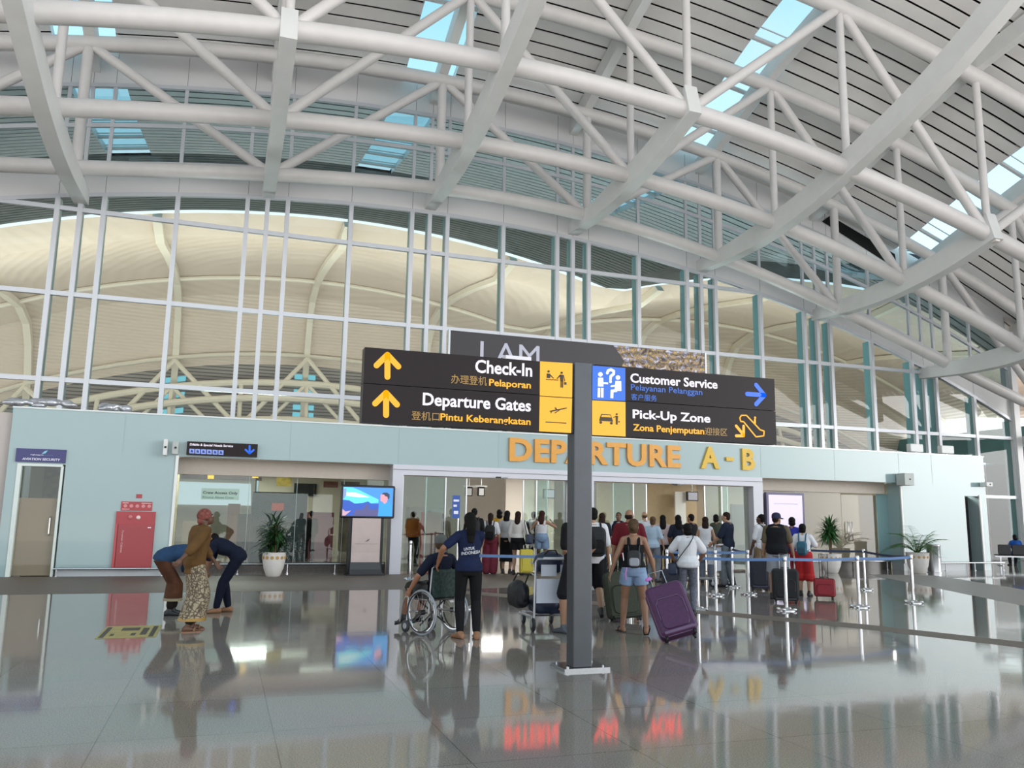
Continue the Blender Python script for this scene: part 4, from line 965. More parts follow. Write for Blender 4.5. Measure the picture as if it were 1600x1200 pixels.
PL = {'a': (gp(1229, 954), 'queue post at the near corner of the belts, in front of the black suitcase'), 'b': (gp(1343, 949), 'queue post with belts standing in front of the right ball shaped palm'),
      'c': (gp(1427.5, 942), 'rightmost queue post, in front of the arching palm'), 'd': (gp(1091, 953), 'queue post just behind the woman in white T-shirt'),
      'e': (gp(1119, 931), 'queue post behind the right shoulder of the woman in white T-shirt'), 'f': (gp(1170, 929), 'queue post left of the dark navy suitcase'),
      'g': (gp(1352, 922), 'queue post farther back, half hidden behind the post by the ball shaped palm'), 'h': (gp(738, 951), 'queue post behind the legs of the woman pushing the wheelchair'),
      'i': (gp(1043, 931), 'queue post left of the woman in white T-shirt, deeper in the queue'), 'j': (gp(640, 906), 'queue post at the left jamb of the left doors'),
      'k': (gp(985, 940), 'queue post hidden behind the woman in denim shorts'), 'l': (gp(1226, 915), 'queue post far back behind the man in the black vest'), 'm': (gp(1145, 918), 'queue post between the navy T-shirt man and the display board')}
for k_, (p, lab) in PL.items(): POSTS[k_] = make_post(p, lab)
def belt(a, c, m=BELT, z=.925, label=None):
    A_ = POSTS[a]; P = Vector(A_.location); Q = Vector(POSTS[c].location); d = Q-P
    b = MB(); N = 10; n = Vector((-d.y, d.x, 0)).normalized()*.0015; vs = []
    for i in range(N+1):
        t = i/N; s = -.03*sin(pi*t)*d.length/3
        for o in (n, -n):
            vs.append(d*t+o+Vector((0, 0, z+s-.026))); vs.append(d*t+o+Vector((0, 0, z+s+.026)))
    fs = []
    for i in range(N):
        o = i*4; fs += [(o, o+4, o+5, o+1), (o+3, o+7, o+6, o+2), (o+1, o+5, o+7, o+3), (o+2, o+6, o+4, o)]
    b.add(vs, fs); b.build('belt', m, A_)
for a_, c_, m_ in (('h', 'k', BELT), ('k', 'd', BELT), ('d', 'a', BELT), ('a', 'b', BELT), ('b', 'c', BELT), ('c', 'g', BELTD), ('g', 'l', BELTD), ('i', 'e', BELT), ('e', 'f', BELT), ('f', 'm', BELTD)): belt(a_, c_, m_)
# blue sign on a slim pole
q = onY(714, 880, 15.8)
t = thing('pole_sign', 'narrow blue sign on a slim steel pole behind the wheelchair pusher', 'sign', (q.x, 15.8, 0))
MB().lathe([(.15, 0), (.15, .015), (.02, .03)], n=16).build('base', STEEL, t); MB().tube([(0, 0, .02), (0, 0, 1.95)], .015, 8).build('pole', STEEL, t)
MB().box(-.13, .02, -.03, -.015, 1.58, 2.02).build('board', glow('blue_board', '#3a6ad0', .35), t, smooth=False)
MB().box(-.11, 0, -.033, -.031, 1.9, 1.94).box(-.11, -.04, -.033, -.031, 1.8, 1.84).box(-.1, -.01, -.033, -.031, 1.66, 1.72).build('print', mat('white_letter', '#e4e2f0'), t, smooth=False)

# ------------------------------------------------------------------ potted palms
POTW = mat('white_glazed_pot', '#d6d2cd', .25, noise=.04); POTB = mat('ochre_medallion', '#b08a4c', .5); SOIL = mat('soil', '#3a2c20', .9, bump=.8)
LEAF = mat('palm_leaf', '#2f5a2c', .4, noise=.35, nscale=5); LEAFL = mat('light_leaf', '#4f7a3a', .4, noise=.3, nscale=5); STEM = mat('palm_stem', '#5a4a34', .8, bump=.6)
def leaf(b, base, az, el, L, w, droop, n=7):
    p = Vector(base); d = Vector((cos(az)*cos(el), sin(az)*cos(el), sin(el))); side = Vector((-sin(az), cos(az), 0)); rows = []
    for i in range(n+1):
        t = i/n; ww = w*(sin(pi*min(1, .12+t*.9))**.8)*(1-t*.25)
        up = side.cross(d).normalized()
        rows.append((p-side*ww, p+up*ww*-.25, p+side*ww)); p = p+d*(L/n); d = (d+Vector((0, 0, -droop/n))).normalized()
    vs = [v for r in rows for v in r]; fs = []
    for i in range(n):
        o = i*3; fs += [(o, o+1, o+4, o+3), (o+1, o+2, o+5, o+4)]
    b.add(vs, fs)
def frond(b, base, az, el, L, droop, nl=16):
    p = Vector(base); d = Vector((cos(az)*cos(el), sin(az)*cos(el), sin(el))); pts = [p.copy()]
    for i in range(nl):
        p = p+d*(L/nl); d = (d+Vector((0, 0, -droop/nl))).normalized(); pts.append(p.copy())
        if i > 2:
            s = 1-abs(i/nl-.5)*1.1
            for sg in (-1, 1): leaf(b, p, az+sg*1.0, el*.3-.1+random.uniform(-.1, .1), L*.40*s, .019, .7, 4)
    b.tube(pts, [.012*(1-i/len(pts)*.7) for i in range(len(pts))], 5)
def pot(t, R, H, med='circle'):
    MB().lathe([(R*.55, 0), (R*.62, .02), (R*.86, H*.35), (R*.99, H*.72), (R, H*.95), (R*1.03, H), (R*.93, H), (R*.9, H*.93)], n=32, cap=True).build('pot', POTW, t)
    b = MB()
    for k in range(14):
        a = 2*pi*k/14; c = Vector((cos(a), sin(a), 0)); s_ = Vector((-sin(a), cos(a), 0)); rr = R*1.002+.003; zc = H*.78
        n_ = 12 if med == 'circle' else 4
        P = [c*rr+s_*(R*.15*cos(2*pi*j/n_))+Vector((0, 0, zc+R*.15*sin(2*pi*j/n_))) for j in range(n_)]
        b.add(P+[v-c*.012 for v in P], [tuple(range(n_)), tuple(range(2*n_-1, n_-1, -1))]+[(j, (j+1) % n_, (j+1) % n_+n_, j+n_) for j in range(n_)])
    b.build('medallion_band', POTB, t, smooth=False)
    MB().lathe([(R*.9, H*.93), (R*.3, H*.96)], n=20).build('soil', SOIL, t)
t = thing('potted_palm', 'big dark bushy palm in a white pot with ochre medallions, left of the screen stand', 'potted plant', (1.33, 22.75, 0), 0, 'potted palms')
pot(t, .3, .62); b = MB(); s_ = MB()
for (x, y, z1) in ((0, 0, 1.35), (.1, .05, 1.0), (-.1, .04, .95), (.02, -.1, 1.15)):
    s_.tube([(x*.5, y*.5, .55), (x, y, z1)], [.03, .022], 8)
    for k in range(46):
        leaf(b, (x, y, z1-random.uniform(0, .35)), random.uniform(0, 2*pi), random.uniform(-.1, 1.25), random.uniform(.38, .62), .032, random.uniform(.9, 1.9))
s_.build('stem', STEM, t); b.build('foliage', mat('dark_leaf', '#21451f', .4, noise=.4, nscale=5), t, fix=False)
t = thing('potted_palm', 'ball shaped dracaena on thin stems in a plain white pot, by the right glazing', 'potted plant', (18.85, 22.45, 0), 0, 'potted palms')
pot(t, .33, .62, 'none'); b = MB(); s_ = MB()
for (x, y, z1) in ((.0, 0, 1.5), (.1, .06, 1.3), (-.1, -.02, 1.35)):
    s_.tube([(x*.3, y*.3, .55), (x*.8, y*.8, z1)], [.025, .02], 8)
    for k in range(75):
        leaf(b, (x, y, z1-random.uniform(0, .15)), random.uniform(0, 2*pi), random.uniform(-.8, 1.4), random.uniform(.34, .56), .032, random.uniform(.5, 1.2))
s_.build('stem', STEM, t); b.build('foliage', LEAF, t, fix=False)
t = thing('potted_palm', 'arching feather palm in a white pot with ochre diamonds, beside the bin', 'potted plant', (22.0, 22.0, 0), 0, 'potted palms')
pot(t, .36, .68, 'diamond'); b = MB(); s_ = MB()
for k in range(22):
    a = 2*pi*k/22+random.uniform(-.2, .2); frond(b, (.05*cos(a), .05*sin(a), .66), a, random.uniform(.75, 1.35), random.uniform(.75, 1.15), random.uniform(1.3, 2.1))
s_.tube([(0, 0, .6), (0, 0, .8)], .05, 8); s_.build('stem', STEM, t); b.build('foliage', LEAFL, t, fix=False)

# ------------------------------------------------------------------ luggage
def suitcase(label, loc, rot, W, H, D, m, trim, wheels=4, handle=.0, pocket=True, cat='suitcase', group='suitcases', tag_m=None):
    t = thing('suitcase', label, cat, loc, 0, group); t.rotation_euler = rot
    z0 = .06
    MB().rbox(-W/2, W/2, -D/2, D/2, z0, z0+H, min(W, H)*.13, axis=1, n=5).build('shell', m, t)
    b = MB()
    for y in (-D/2+.045, D/2-.05):
        pts = []; r = min(W, H)*.13
        for cx, cz, a0 in ((W/2-r, z0+H-r, 0), (-W/2+r, z0+H-r, 1), (-W/2+r, z0+r, 2), (W/2-r, z0+r, 3)):
            for k in range(5): q = (a0+k/4)*pi/2; pts.append((cx+(r+.003)*cos(q), y, cz+(r+.003)*sin(q)))
        b.tube(pts, .007, 6, closed=True)
    b.build('zipper', trim, t)
    if pocket:
        f = -D/2-.018
        MB().rbox(-W*.36, W*.36, f, -D/2+.02, z0+H*.10, z0+H*.70, W*.14, axis=1, n=4).build('front_pocket', m, t)
        pts = [(-W*.37, f-.002, z0+H*.3), (-W*.37, f-.002, z0+H*.6), (-W*.27, f-.002, z0+H*.7), (W*.27, f-.002, z0+H*.7), (W*.37, f-.002, z0+H*.6), (W*.37, f-.002, z0+H*.3)]
        MB().tube(pts, .005, 6).build('pocket_zipper', trim, t)
        MB().rbox(-W*.4, W*.4, -D/2-.025, -D/2+.01, z0+H*.015, z0+H*.075, .014, axis=1).build('bumper', trim, t)
    for x in ((-W*.38, W*.38)):
        for y in ((-D*.32, D*.32) if wheels == 4 else (D*.35,)):
            b = MB()
            M = Matrix.Translation((x, y, .035)) @ Matrix.Rotation(pi/2, 4, 'Y')
            for r0, r1, w in ((.035, .035, .012),):
                b.rings([[M @ Vector((r0*cos(2*pi*k/14), r0*sin(2*pi*k/14), z)) for k in range(14)] for z in (-w, w)], True)
            b.box(x-.022, x+.022, y-.018, y+.018, .04, .075); b.build('wheel', BLACK, t)
    MB().tube([(-.08, 0, z0+H), (-.07, 0, z0+H+.035), (.07, 0, z0+H+.035), (.08, 0, z0+H)], .011, 8).build('carry_handle', BLACK, t)
    if handle:
        MB().tube([(-W*.2, D*.3, z0+H-.02), (-W*.2, D*.3, z0+H+handle), (W*.2, D*.3, z0+H+handle), (W*.2, D*.3, z0+H-.02)], .008, 8).build('pull_handle', STEEL if handle < .35 else BLACK, t)
    return t
PURP = mat('purple_fabric', '#48224a', .45, noise=.12, nscale=30, bump=.15, bscale=300); PURT = mat('purple_trim', '#6b5270', .4)
g_ = onZ(1068, 1007)
t = suitcase('large purple suitcase pulled tilted behind the woman in denim shorts', (g_.x-.02, g_.y, .0), (radians(-30), radians(-17), radians(-20)), .50, .70, .27, PURP, PURT, handle=.28)
MB().ell((-.12, .09, .97), .05, .02, .03).build('luggage_tag', mat('pink_tag', '#c26fc0', .4), t)
t.location.z = .06
OLV = mat('olive_fabric', '#33382a', .7, noise=.15, nscale=25); OLT = mat('olive_trim', '#22261d', .6)
g_ = onZ(964, 968); suitcase('large olive green soft suitcase behind the woman in denim shorts', (g_.x+.02, g_.y-.3, 0), (radians(-8), radians(-6), radians(-14)), .55, .72, .30, OLV, OLT, handle=.3)
NVF = mat('dark_navy_fabric', '#20222f', .7, noise=.12, nscale=25); BKF = mat('black_fabric', '#17181b', .75, noise=.2, nscale=25); RDF = mat('red_fabric', '#8e1c28', .6, noise=.12, nscale=25)
g_ = onZ(1187, 922); suitcase('dark navy upright suitcase at the left of the man in white T-shirt', (g_.x, g_.y, 0), (0, 0, radians(-30)), .42, .64, .27, NVF, mat('navy_trim', '#3a3c52', .5), handle=.42)
g_ = onZ(1228, 942); suitcase('black suitcase standing by the man in the black vest', (g_.x, g_.y, 0), (0, 0, radians(-35)), .50, .60, .32, BKF, mat('black_trim', '#2e3036', .5), handle=.3)
g_ = onZ(1289, 936); suitcase('small red carry-on case with tall black pull handle', (g_.x, g_.y, 0), (0, 0, radians(-38)), .42, .36, .24, RDF, mat('red_trim', '#5f1018', .5), wheels=2, handle=.52)
g_ = onZ(822, 899); suitcase('yellow hard case with dark handle standing behind the luggage trolley', (g_.x, g_.y, 0), (0, 0, radians(-12)), .36, .66, .25, mat('yellow_shell', '#cdbb45', .35), mat('yellow_trim', '#8d7f2c', .4), handle=.12)
g_ = onZ(1035, 938); suitcase('navy case in the queue left of the woman in white T-shirt', (g_.x+.25, g_.y, 0), (0, 0, radians(-25)), .42, .55, .26, NVF, mat('navy_trim', '#3a3c52'), handle=.2)
g_ = onZ(958, 925); suitcase('tall black case beside the security officer', (g_.x-.1, g_.y+1.0, 0), (0, 0, radians(-25)), .44, .66, .28, BKF, mat('black_trim', '#2e3036'), handle=.35)

# luggage trolley, loaded
TRM = mat('trolley_steel', '#a9adb3', .3, metal=.8); TRW = mat('trolley_panel', '#b6bcc9', .35)
def wheel(b, c, r, w, ax='X', n=20):
    M = Matrix.Translation(Vector(c)) @ (Matrix.Rotation(pi/2, 4, 'Y') if ax == 'X' else Matrix())
    b.rings([[M @ Vector((q*cos(2*pi*k/n), q*sin(2*pi*k/n), z)) for k in range(n)] for q, z in ((r*.82, -w), (r, -w*.6), (r, w*.6), (r*.82, w))], True)
g_ = onZ(858, 984)
TL_ = Vector((g_.x+.02, g_.y+.12, 0)); TRZ = radians(-6)
tr = thing('luggage_trolley', 'steel luggage trolley with white panels, left of the sign post', 'trolley', TL_, TRZ)
MB().tube([(-.29, -.30, .2), (-.29, .55, .17), (-.2, .62, .17), (.2, .62, .17), (.29, .55, .17), (.29, -.30, .2)], .018, 8).tube([(-.29, .1, .18), (.29, .1, .18)], .014, 8).build('base_frame', TRM, tr)
MB().tube([(-.29, -.32, .16), (-.275, -.34, .98), (-.25, -.345, 1.02), (.25, -.345, 1.02), (.275, -.34, .98), (.29, -.32, .16)], .018, 8).build('upright_frame', TRM, tr)
MB().tube([(-.17, -.39, 1.03), (.17, -.39, 1.03)], .02, 10).tube([(-.17, -.39, 1.03), (-.17, -.345, 1.01)], .012, 6).tube([(.17, -.39, 1.03), (.17, -.345, 1.01)], .012, 6).build('push_bar', mat('white_grip', '#c9cbd0', .4), tr)
MB().box(-.265, .265, -.345, -.335, .40, .74).build('back_panel', TRW, tr, smooth=False)
MB().box(-.2, .03, -.36, -.345, .78, .94).box(.09, .24, -.36, -.345, .78, .94).build('basket_panel', TRW, tr, smooth=False)
MB().tube([(-.26, -.33, .77), (-.26, .02, .80), (.26, .02, .80), (.26, -.33, .77)], .01, 6).tube([(-.26, -.33, .93), (-.26, .05, .95), (.26, .05, .95), (.26, -.33, .93)], .01, 6).build('basket_rail', TRM, tr)
MB().box(.275, .285, -.33, .15, .52, .96).build('side_panel', mat('trolley_side', '#c3c6cf', .4), tr, smooth=False)
for c in ((-.3, -.3, .1), (.3, -.3, .1), (-.22, .58, .085), (.22, .58, .085)):
    b = MB(); wheel(b, c, c[2], .022); w_ = b.build('wheel', mat('tyre_dark', '#1d2028', .6), tr)
    b = MB(); wheel(b, (c[0], c[1], c[2]), c[2]*.55, .026); b.build('hub', mat('hub_grey', '#9a9ca2', .4), w_)
    MB().box(c[0]-.03, c[0]+.03, c[1]-.015, c[1]+.015, c[2]*1.05, .2).build('fork', TRM, tr, smooth=False)
def onT(v): return Matrix.Translation(TL_) @ Matrix.Rotation(TRZ, 4, 'Z') @ Vector(v)
def bagshape(name, label, cat, loc, rz, sx, sy, sz, m, extra=None, grp=None):
    t = thing(name, label, cat, loc, rz, grp); b = MB()
    b.ell((0, 0, sz/2), sx/2, sy/2, sz/2); b.rbox(-sx*.44, sx*.44, -sy*.42, sy*.42, sz*.04, sz*.9, sz*.3, axis=1)
    o = link('body', baked(b, max(.012, sx*.035), 6), m, t)
    return t
t = bagshape('travel_bag', 'navy travel bag with orange stripes lying on the trolley base', 'bag', onT((0, .1, .205)), TRZ, .56, .55, .3, mat('navy_nylon', '#1c2740', .5, noise=.2, nscale=12, bump=.4, bscale=14))
for i in range(3): MB().tube([(.13+.035*i, -.25, .08), (.17+.03*i, -.262, .15), (.2+.028*i, -.25, .22)], .009, 6).build('stripe', mat('orange_stripe', '#c98a3a', .5), t)
MB().tube([(-.15, 0, .3), (-.1, 0, .36), (.1, 0, .36), (.15, 0, .3)], .012, 6).build('handle', BKF, t)
t = bagshape('duffel_bag', 'dark duffel bag hanging over the left side of the trolley', 'bag', onT((-.42, .12, .28)), TRZ+.25, .24, .5, .42, mat('dark_nylon', '#14161d', .5, noise=.25, nscale=10, bump=.4, bscale=14))
MB().tube([(0, -.2, .36), (.06, -.2, .5), (.06, .15, .5), (0, .18, .36)], .012, 6).build('strap', BKF, t)
t = bagshape('day_bag', 'navy bag stuffed in the top basket of the trolley', 'bag', onT((-.02, -.13, .80)), TRZ, .48, .32, .33, mat('navy_nylon', '#1c2740'))
MB().tube([(-.1, -.1, .28), (-.05, -.14, .34), (.06, -.14, .34), (.1, -.1, .28)], .011, 6).build('handle', BKF, t)

# ------------------------------------------------------------------ wheelchair
WL = onZ(659, 994); WR = onZ(706, 986.5)
WRZ = radians(27); WC = Vector(((WL.x+WR.x)/2-.0, (WL.y+WR.y)/2, 0))
wc = thing('wheelchair', 'folding wheelchair with grey tyres carrying the man in the grey cap', 'wheelchair', WC, WRZ)
TY = mat('grey_tyre', '#8f939a', .6); FRM = mat('wheelchair_frame', '#b4b6ba', .3, metal=.7)
for sx in (-1, 1):
    x = sx*.29; r = .305
    b = MB(); b.tube([(x, r*.955*cos(2*pi*k/40), r+r*.955*sin(2*pi*k/40)) for k in range(40)], .016, 8, closed=True); w_ = b.build('drive_wheel', TY, wc)
    b = MB(); b.tube([(x, r*.87*cos(2*pi*k/40), r+r*.87*sin(2*pi*k/40)) for k in range(40)], .010, 6, closed=True); b.build('rim', CHROME, w_)
    b = MB(); b.tube([(x+sx*.045, r*.84*cos(2*pi*k/36), r+r*.84*sin(2*pi*k/36)) for k in range(36)], .009, 6, closed=True); b.build('push_rim', BLACK, w_)
    b = MB()
    for k in range(14): q = 2*pi*k/14; b.tube([(x, .03*cos(q), r+.03*sin(q)), (x, r*.86*cos(q+.25), r+r*.86*sin(q+.25))], .0025, 4)
    b.build('spokes', STEEL, w_)
    b = MB(); M = Matrix.Translation((x, 0, r)) @ Matrix.Rotation(pi/2, 4, 'Y'); b.rings([[M @ Vector((.035*cos(2*pi*k/14), .035*sin(2*pi*k/14), z)) for k in range(14)] for z in (-.04, .04)], True); b.build('hub', BLACK, w_)
    b = MB(); wheel(b, (sx*.24, .40, .085), .085, .016); c_ = b.build('caster', mat('caster_dark', '#2a2c32', .5), wc)
    b = MB(); wheel(b, (sx*.24, .40, .085), .045, .02); b.build('hub', mat('hub_grey', '#9a9ca2'), c_)
    MB().tube([(sx*.24, .40, .085), (sx*.24, .37, .2), (sx*.235, .36, .48)], .013, 8).build('caster_fork', FRM, wc)
    MB().tube([(sx*.235, -.08, .30), (sx*.235, -.10, .62), (sx*.235, -.13, .90), (sx*.235, -.19, .93), (sx*.235, -.27, .925)], .012, 8).tube([(sx*.235, -.08, .47), (sx*.235, .42, .48), (sx*.215, .50, .40), (sx*.2, .58, .13)], .012, 8).tube([(sx*.235, -.08, .30), (sx*.235, .38, .30)], .012, 8).build('side_frame', FRM, wc)
    MB().tube([(sx*.235, -.18, .93), (sx*.235, -.30, .925)], .019, 10).build('push_handle', BLACK, wc)
    MB().rbox(sx*.25-.03, sx*.25+.03, -.06, .28, .68, .72, .015, axis=1).build('armrest', BLACK, wc)
    MB().box(sx*.243-.006, sx*.243+.006, -.06, .26, .48, .68).build('side_guard', mat('side_guard', '#17191c', .5), wc, smooth=False)
    MB().box(min(sx*.06, sx*.2), max(sx*.06, sx*.2), .52, .70, .10, .12).build('footrest', BLACK, wc, smooth=False)
MB().rbox(-.225, .225, -.08, .36, .455, .49, .02, axis=1).build('seat', mat('seat_vinyl', '#15171a', .45), wc)
PLAID = mat('green_plaid', '#1f3430', .75, noise=.7, nscale=26)
MB().rbox(-.225, .225, -.15, -.115, .50, .88, .04, axis=1, n=4).build('backrest', PLAID, wc)
MB().tube([(-.23, .1, .12), (.23, .12, .44)], .011, 8).tube([(.23, .1, .12), (-.23, .12, .44)], .011, 8).build('cross_brace', BLACK, wc)
# ------------------------------------------------------------------ people
def IK(r, t, a, c, pole):
    r = Vector(r); t = Vector(t); d = t-r; L = d.length
    if L > (a+c)*.995: t = r+d.normalized()*(a+c)*.995; d = t-r; L = d.length
    if L < abs(a-c)*1.02+.01: L = abs(a-c)*1.02+.01
    dn = d.normalized(); x = (a*a-c*c+L*L)/(2*L); hh = sqrt(max(0, a*a-x*x)); p = Vector(pole); p = p-dn*p.dot(dn)
    p = p.normalized() if p.length > 1e-6 else dn.orthogonal()
    return r+dn*x+p*hh, t
SKINS = {}
def skin(c):
    q = tuple(int(c[i:i+2], 16)/255*.86 for i in (1, 3, 5)); return mat('skin_'+c.lstrip('#'), q, .55, noise=.05, nscale=9)
EYEW = mat('eye_white', '#d9d6d0', .3); EYED = mat('eye_dark', '#1c1512', .2)
def fab(c, n=.10, r=.8): return mat('cloth_'+c.lstrip('#'), c, r, spec=.2, noise=n, nscale=7, bump=.35, bscale=16)
HAIRB = mat('hair_black', '#0c0a09', .65, spec=.15, noise=.3, nscale=30, bump=.5, bscale=60); HAIRN = mat('hair_brown', '#241712', .65, spec=.15, noise=.3, nscale=30, bump=.5, bscale=60)
HAIRR = mat('hair_auburn', '#351a15', .65, spec=.15, noise=.3, nscale=30, bump=.5, bscale=60); HAIRL = mat('hair_light', '#4f3d2c', .65, spec=.15, noise=.3, nscale=30, bump=.5, bscale=60)
MSEC = [(-.11, .095, .085, -.005), (-.04, .160, .108, -.012), (.04, .168, .115, -.014), (.14, .150, .102, 0), (.26, .158, .114, .006), (.36, .178, .118, .0), (.43, .165, .098, -.012), (.485, .085, .07, -.018)]
FSEC = [(-.12, .095, .09, -.01), (-.04, .168, .118, -.016), (.03, .170, .122, -.02), (.14, .126, .092, 0), (.25, .138, .112, .012), (.33, .148, .122, .016), (.42, .142, .088, -.01), (.485, .07, .062, -.018)]
class Body: pass
def human(label, foot, h, rz, pose=None, top=None, bottom=None, hair=None, shoes=None, hat=None, sk='#b98a6c', female=False, build=1.0, vox=.012, name='person', face=True, group=None, extra=None):
    P = dict(lean=0, curve=0, hip=(0, 0, .95), head=(0, 0), wl=(-.25, .05, .82), wr=(.25, .05, .82), el=(-.5, -1, -.1), er=(.5, -1, -.1), al=(-.10, 0, .085), ar=(.10, 0, .085), kl=(-.1, 1, 0), kr=(.1, 1, 0),
             tl=-8, tr=8, fl=0, fr=0, curl=.5, hl=None, hr=None)
    P.update(pose or {}); s = h/1.72; S = FSEC if female else MSEC; B = Body(); sh = .150 if female else .172
    root = thing(name, label, 'person', (foot[0], foot[1], 0), rz, group)
    L = radians(P['lean']); cv = radians(P['curve']); hip = Vector(P['hip'])
    def sp(d):                                     # spine point, direction, forward normal
        segs = [(-9, L*.45), (.06, L*.75), (.18, L), (.32, L+cv*.5), (.42, L+cv)]
        p = hip.copy(); a = segs[0][1]
        if d <= 0: D = Vector((0, sin(a), cos(a))); return p+D*d, D, Vector((0, cos(a), -sin(a)))
        prev = 0
        for i, (d0, a_) in enumerate(segs):
            d1 = segs[i+1][0] if i+1 < len(segs) else 9
            e = min(d, d1); D = Vector((0, sin(a_), cos(a_)))
            if e > prev: p = p+D*(e-prev); prev = e
            if d <= d1: return p, D, Vector((0, cos(a_), -sin(a_)))
        return p, D, Vector((0, cos(a_), -sin(a_)))
    B.sp = sp
    def torso(mb, d0, d1, infl=0.0, n=20, flare=0.0):
        ds = sorted(set([d0, d1]+[q[0] for q in S if d0 < q[0] < d1])); ds2 = []
        for a, c in zip(ds, ds[1:]): ds2 += [a, (a+c)/2]
        ds2.append(d1); rings = []
        for d in ds2:
            rx, ry, of = (tab([(q[0], q[j]) for q in S], d) for j in (1, 2, 3)); p, D, N = sp(d); f = flare*max(0, 1-(d-d0)/.2)
            rings.append([p+N*of+Vector((1, 0, 0))*((rx*build+infl+f)*cos(2*pi*k/n))+N*((ry*build+infl+f)*sin(2*pi*k/n)) for k in range(n)])
        mb.rings(rings, True)
    nk, Dn, Nn = sp(.50)
    hy, hp = radians(P['head'][0]), radians(P['head'][1])
    H = Matrix.Rotation(hy, 4, 'Z') @ Matrix.Rotation(-hp, 4, 'X')
    hd = (H @ Vector((0, 0, 1)))*.6+Dn*.4; hd.normalize()
    hb = nk+Dn*.035+Nn*.012; hc = hb+hd*.085+(H @ Vector((0, .018, 0))); HM = Matrix.Translation(hc) @ H
    B.HM = HM
    sL = sp(.43)[0]+Vector((-sh*build**.5, 0, 0))-sp(.43)[2]*.01; sR = sp(.43)[0]+Vector((sh*build**.5, 0, 0))-sp(.43)[2]*.01
    eL, wL = IK(sL, P['wl'], .285, .245, P['el']); eR, wR = IK(sR, P['wr'], .285, .245, P['er'])
    hj = sp(-.03)[0]; hw = .092 if female else .088
    jL = hj+Vector((-hw, 0, 0)); jR = hj+Vector((hw, 0, 0))
    kL, aL = IK(jL, P['al'], .435, .425, P['kl']); kR, aR = IK(jR, P['ar'], .435, .425, P['kr'])
    ab = build**.7
    def arm(mb, sh_, e, w, f=1.0, infl=0.0):
        if f <= .55:
            q = sh_.lerp(e, f/.5) if f < .5 else e
            mb.capsule(sh_, q, .052*ab+infl, .043*ab+infl*1.25, 12)
            return
        mb.capsule(sh_, e, .052*ab+infl, .040*ab+infl, 12); q = e.lerp(w, (f-.5)*2)
        mb.capsule(e, q, .040*ab+infl, (.040-.013*(f-.5)*2)*ab+infl, 12, .25, .041*ab+infl)
    def leg(mb, j, k, a, f=1.0, infl=0.0, loose=0.0):
        th = (.086 if female else .080)*build**.8
        if f < .5:
            q = j.lerp(k, f/.5); mb.tube([j+Vector((0, 0, .05)), j, j.lerp(q, .6), q], [th*.8+infl, th+infl, th*(1-.15*f/.5)+infl+loose*.8, th*(1-.25*f/.5)+infl+loose*1.3], 16); return
        mb.capsule(j, k, th+infl, .056*ab+infl+loose*.6, 14, .35, th*.9+infl); q = k.lerp(a, min(1, (f-.5)*2))
        mb.capsule(k, q, .056*ab+infl+loose*.6, (.056-.020*min(1, (f-.5)*2))*ab+infl+loose, 14, .3, .056*ab+infl+loose*.8)
    def foot_(mb, a, toe, pitch, infl=0.0, sole=True):
        M = Matrix.Translation(a) @ Matrix.Rotation(radians(-toe), 4, 'Z') @ Matrix.Rotation(radians(-pitch), 4, 'X')
        secs = [(-.075, .022, .03, -.055), (-.05, .034, .042, -.043), (0, .036, .045, -.04), (.06, .040, .034, -.051), (.115, .046, .024, -.061), (.155, .042, .018, -.067), (.18, .026, .012, -.072)]
        rings = [[M @ Vector(((rx+infl)*cos(2*pi*k/14), y+(infl if y > .1 else -infl if y < -.05 else 0), max(-.085, z+(rz_+infl)*sin(2*pi*k/14)))) for k in range(14)] for y, rx, rz_, z in secs]
        mb.rings(rings, True)
    def hand(mb, e, w, side, hdir=None, curl=.5):
        d = Vector(hdir).normalized() if hdir else (w-e).normalized()
        inw = Vector((-side, .15, 0)); n = (inw-d*inw.dot(d)).normalized(); u = d.cross(n)*side; u.normalize()        # u: toward the thumb
        if u.y < 0 and not hdir: u = -u
        def ringp(t, wd, th): return [w+d*t+u*(wd*cos(2*pi*k/10))+n*(th*sin(2*pi*k/10)) for k in range(10)]
        mb.rings([ringp(-.03, .024, .02), ringp(0, .026, .018), ringp(.04, .038, .016), ringp(.085, .041, .014), ringp(.095, .036, .010)], True)
        for i, (o, l) in enumerate(((.033, .072), (.011, .080), (-.011, .074), (-.032, .058))):
            p = w+d*.085+u*o; dd = (d+u*o*3.2).normalized(); pts = [p-dd*.015, p]; c = curl*.55
            for f_ in (.45, .32, .23):
                dd = (dd*cos(c)+n*sin(c)).normalized(); p = p+dd*l*f_; pts.append(p)
            mb.tube(pts, [.0095, .0095, .009, .0082, .0068], 8)
        p = w+d*.022+u*.026; dd = (d*.62+u*.75+n*.25).normalized(); q = p+dd*.042; r_ = q+(d*.85+u*.3+n*.3).normalized()*.034
        mb.tube([p-dd*.02, p, q, r_], [.012, .0125, .0105, .008], 8)
    b = MB(); torso(b, -.11, .485)
    b.capsule(sp(.44)[0], hb+hd*.02, .058*ab, .052*ab, 14)
    for sg, j in ((-1, sL), (1, sR)): b.capsule(sp(.46)[0]+Vector((sg*.05, -.01, 0)), j+Vector((-sg*.015, 0, -.0)), .05*ab, .05*ab, 10)
    arm(b, sL, eL, wL); arm(b, sR, eR, wR); leg(b, jL, kL, aL); leg(b, jR, kR, aR)
    hand(b, eL, wL, -1, P['hl'], P['curl']); hand(b, eR, wR, 1, P['hr'], P['curl'])
    foot_(b, aL, P['tl'], P['fl']); foot_(b, aR, P['tr'], P['fr'])
    def hm(v): return HM @ Vector(v)
    R3 = HM.to_3x3()
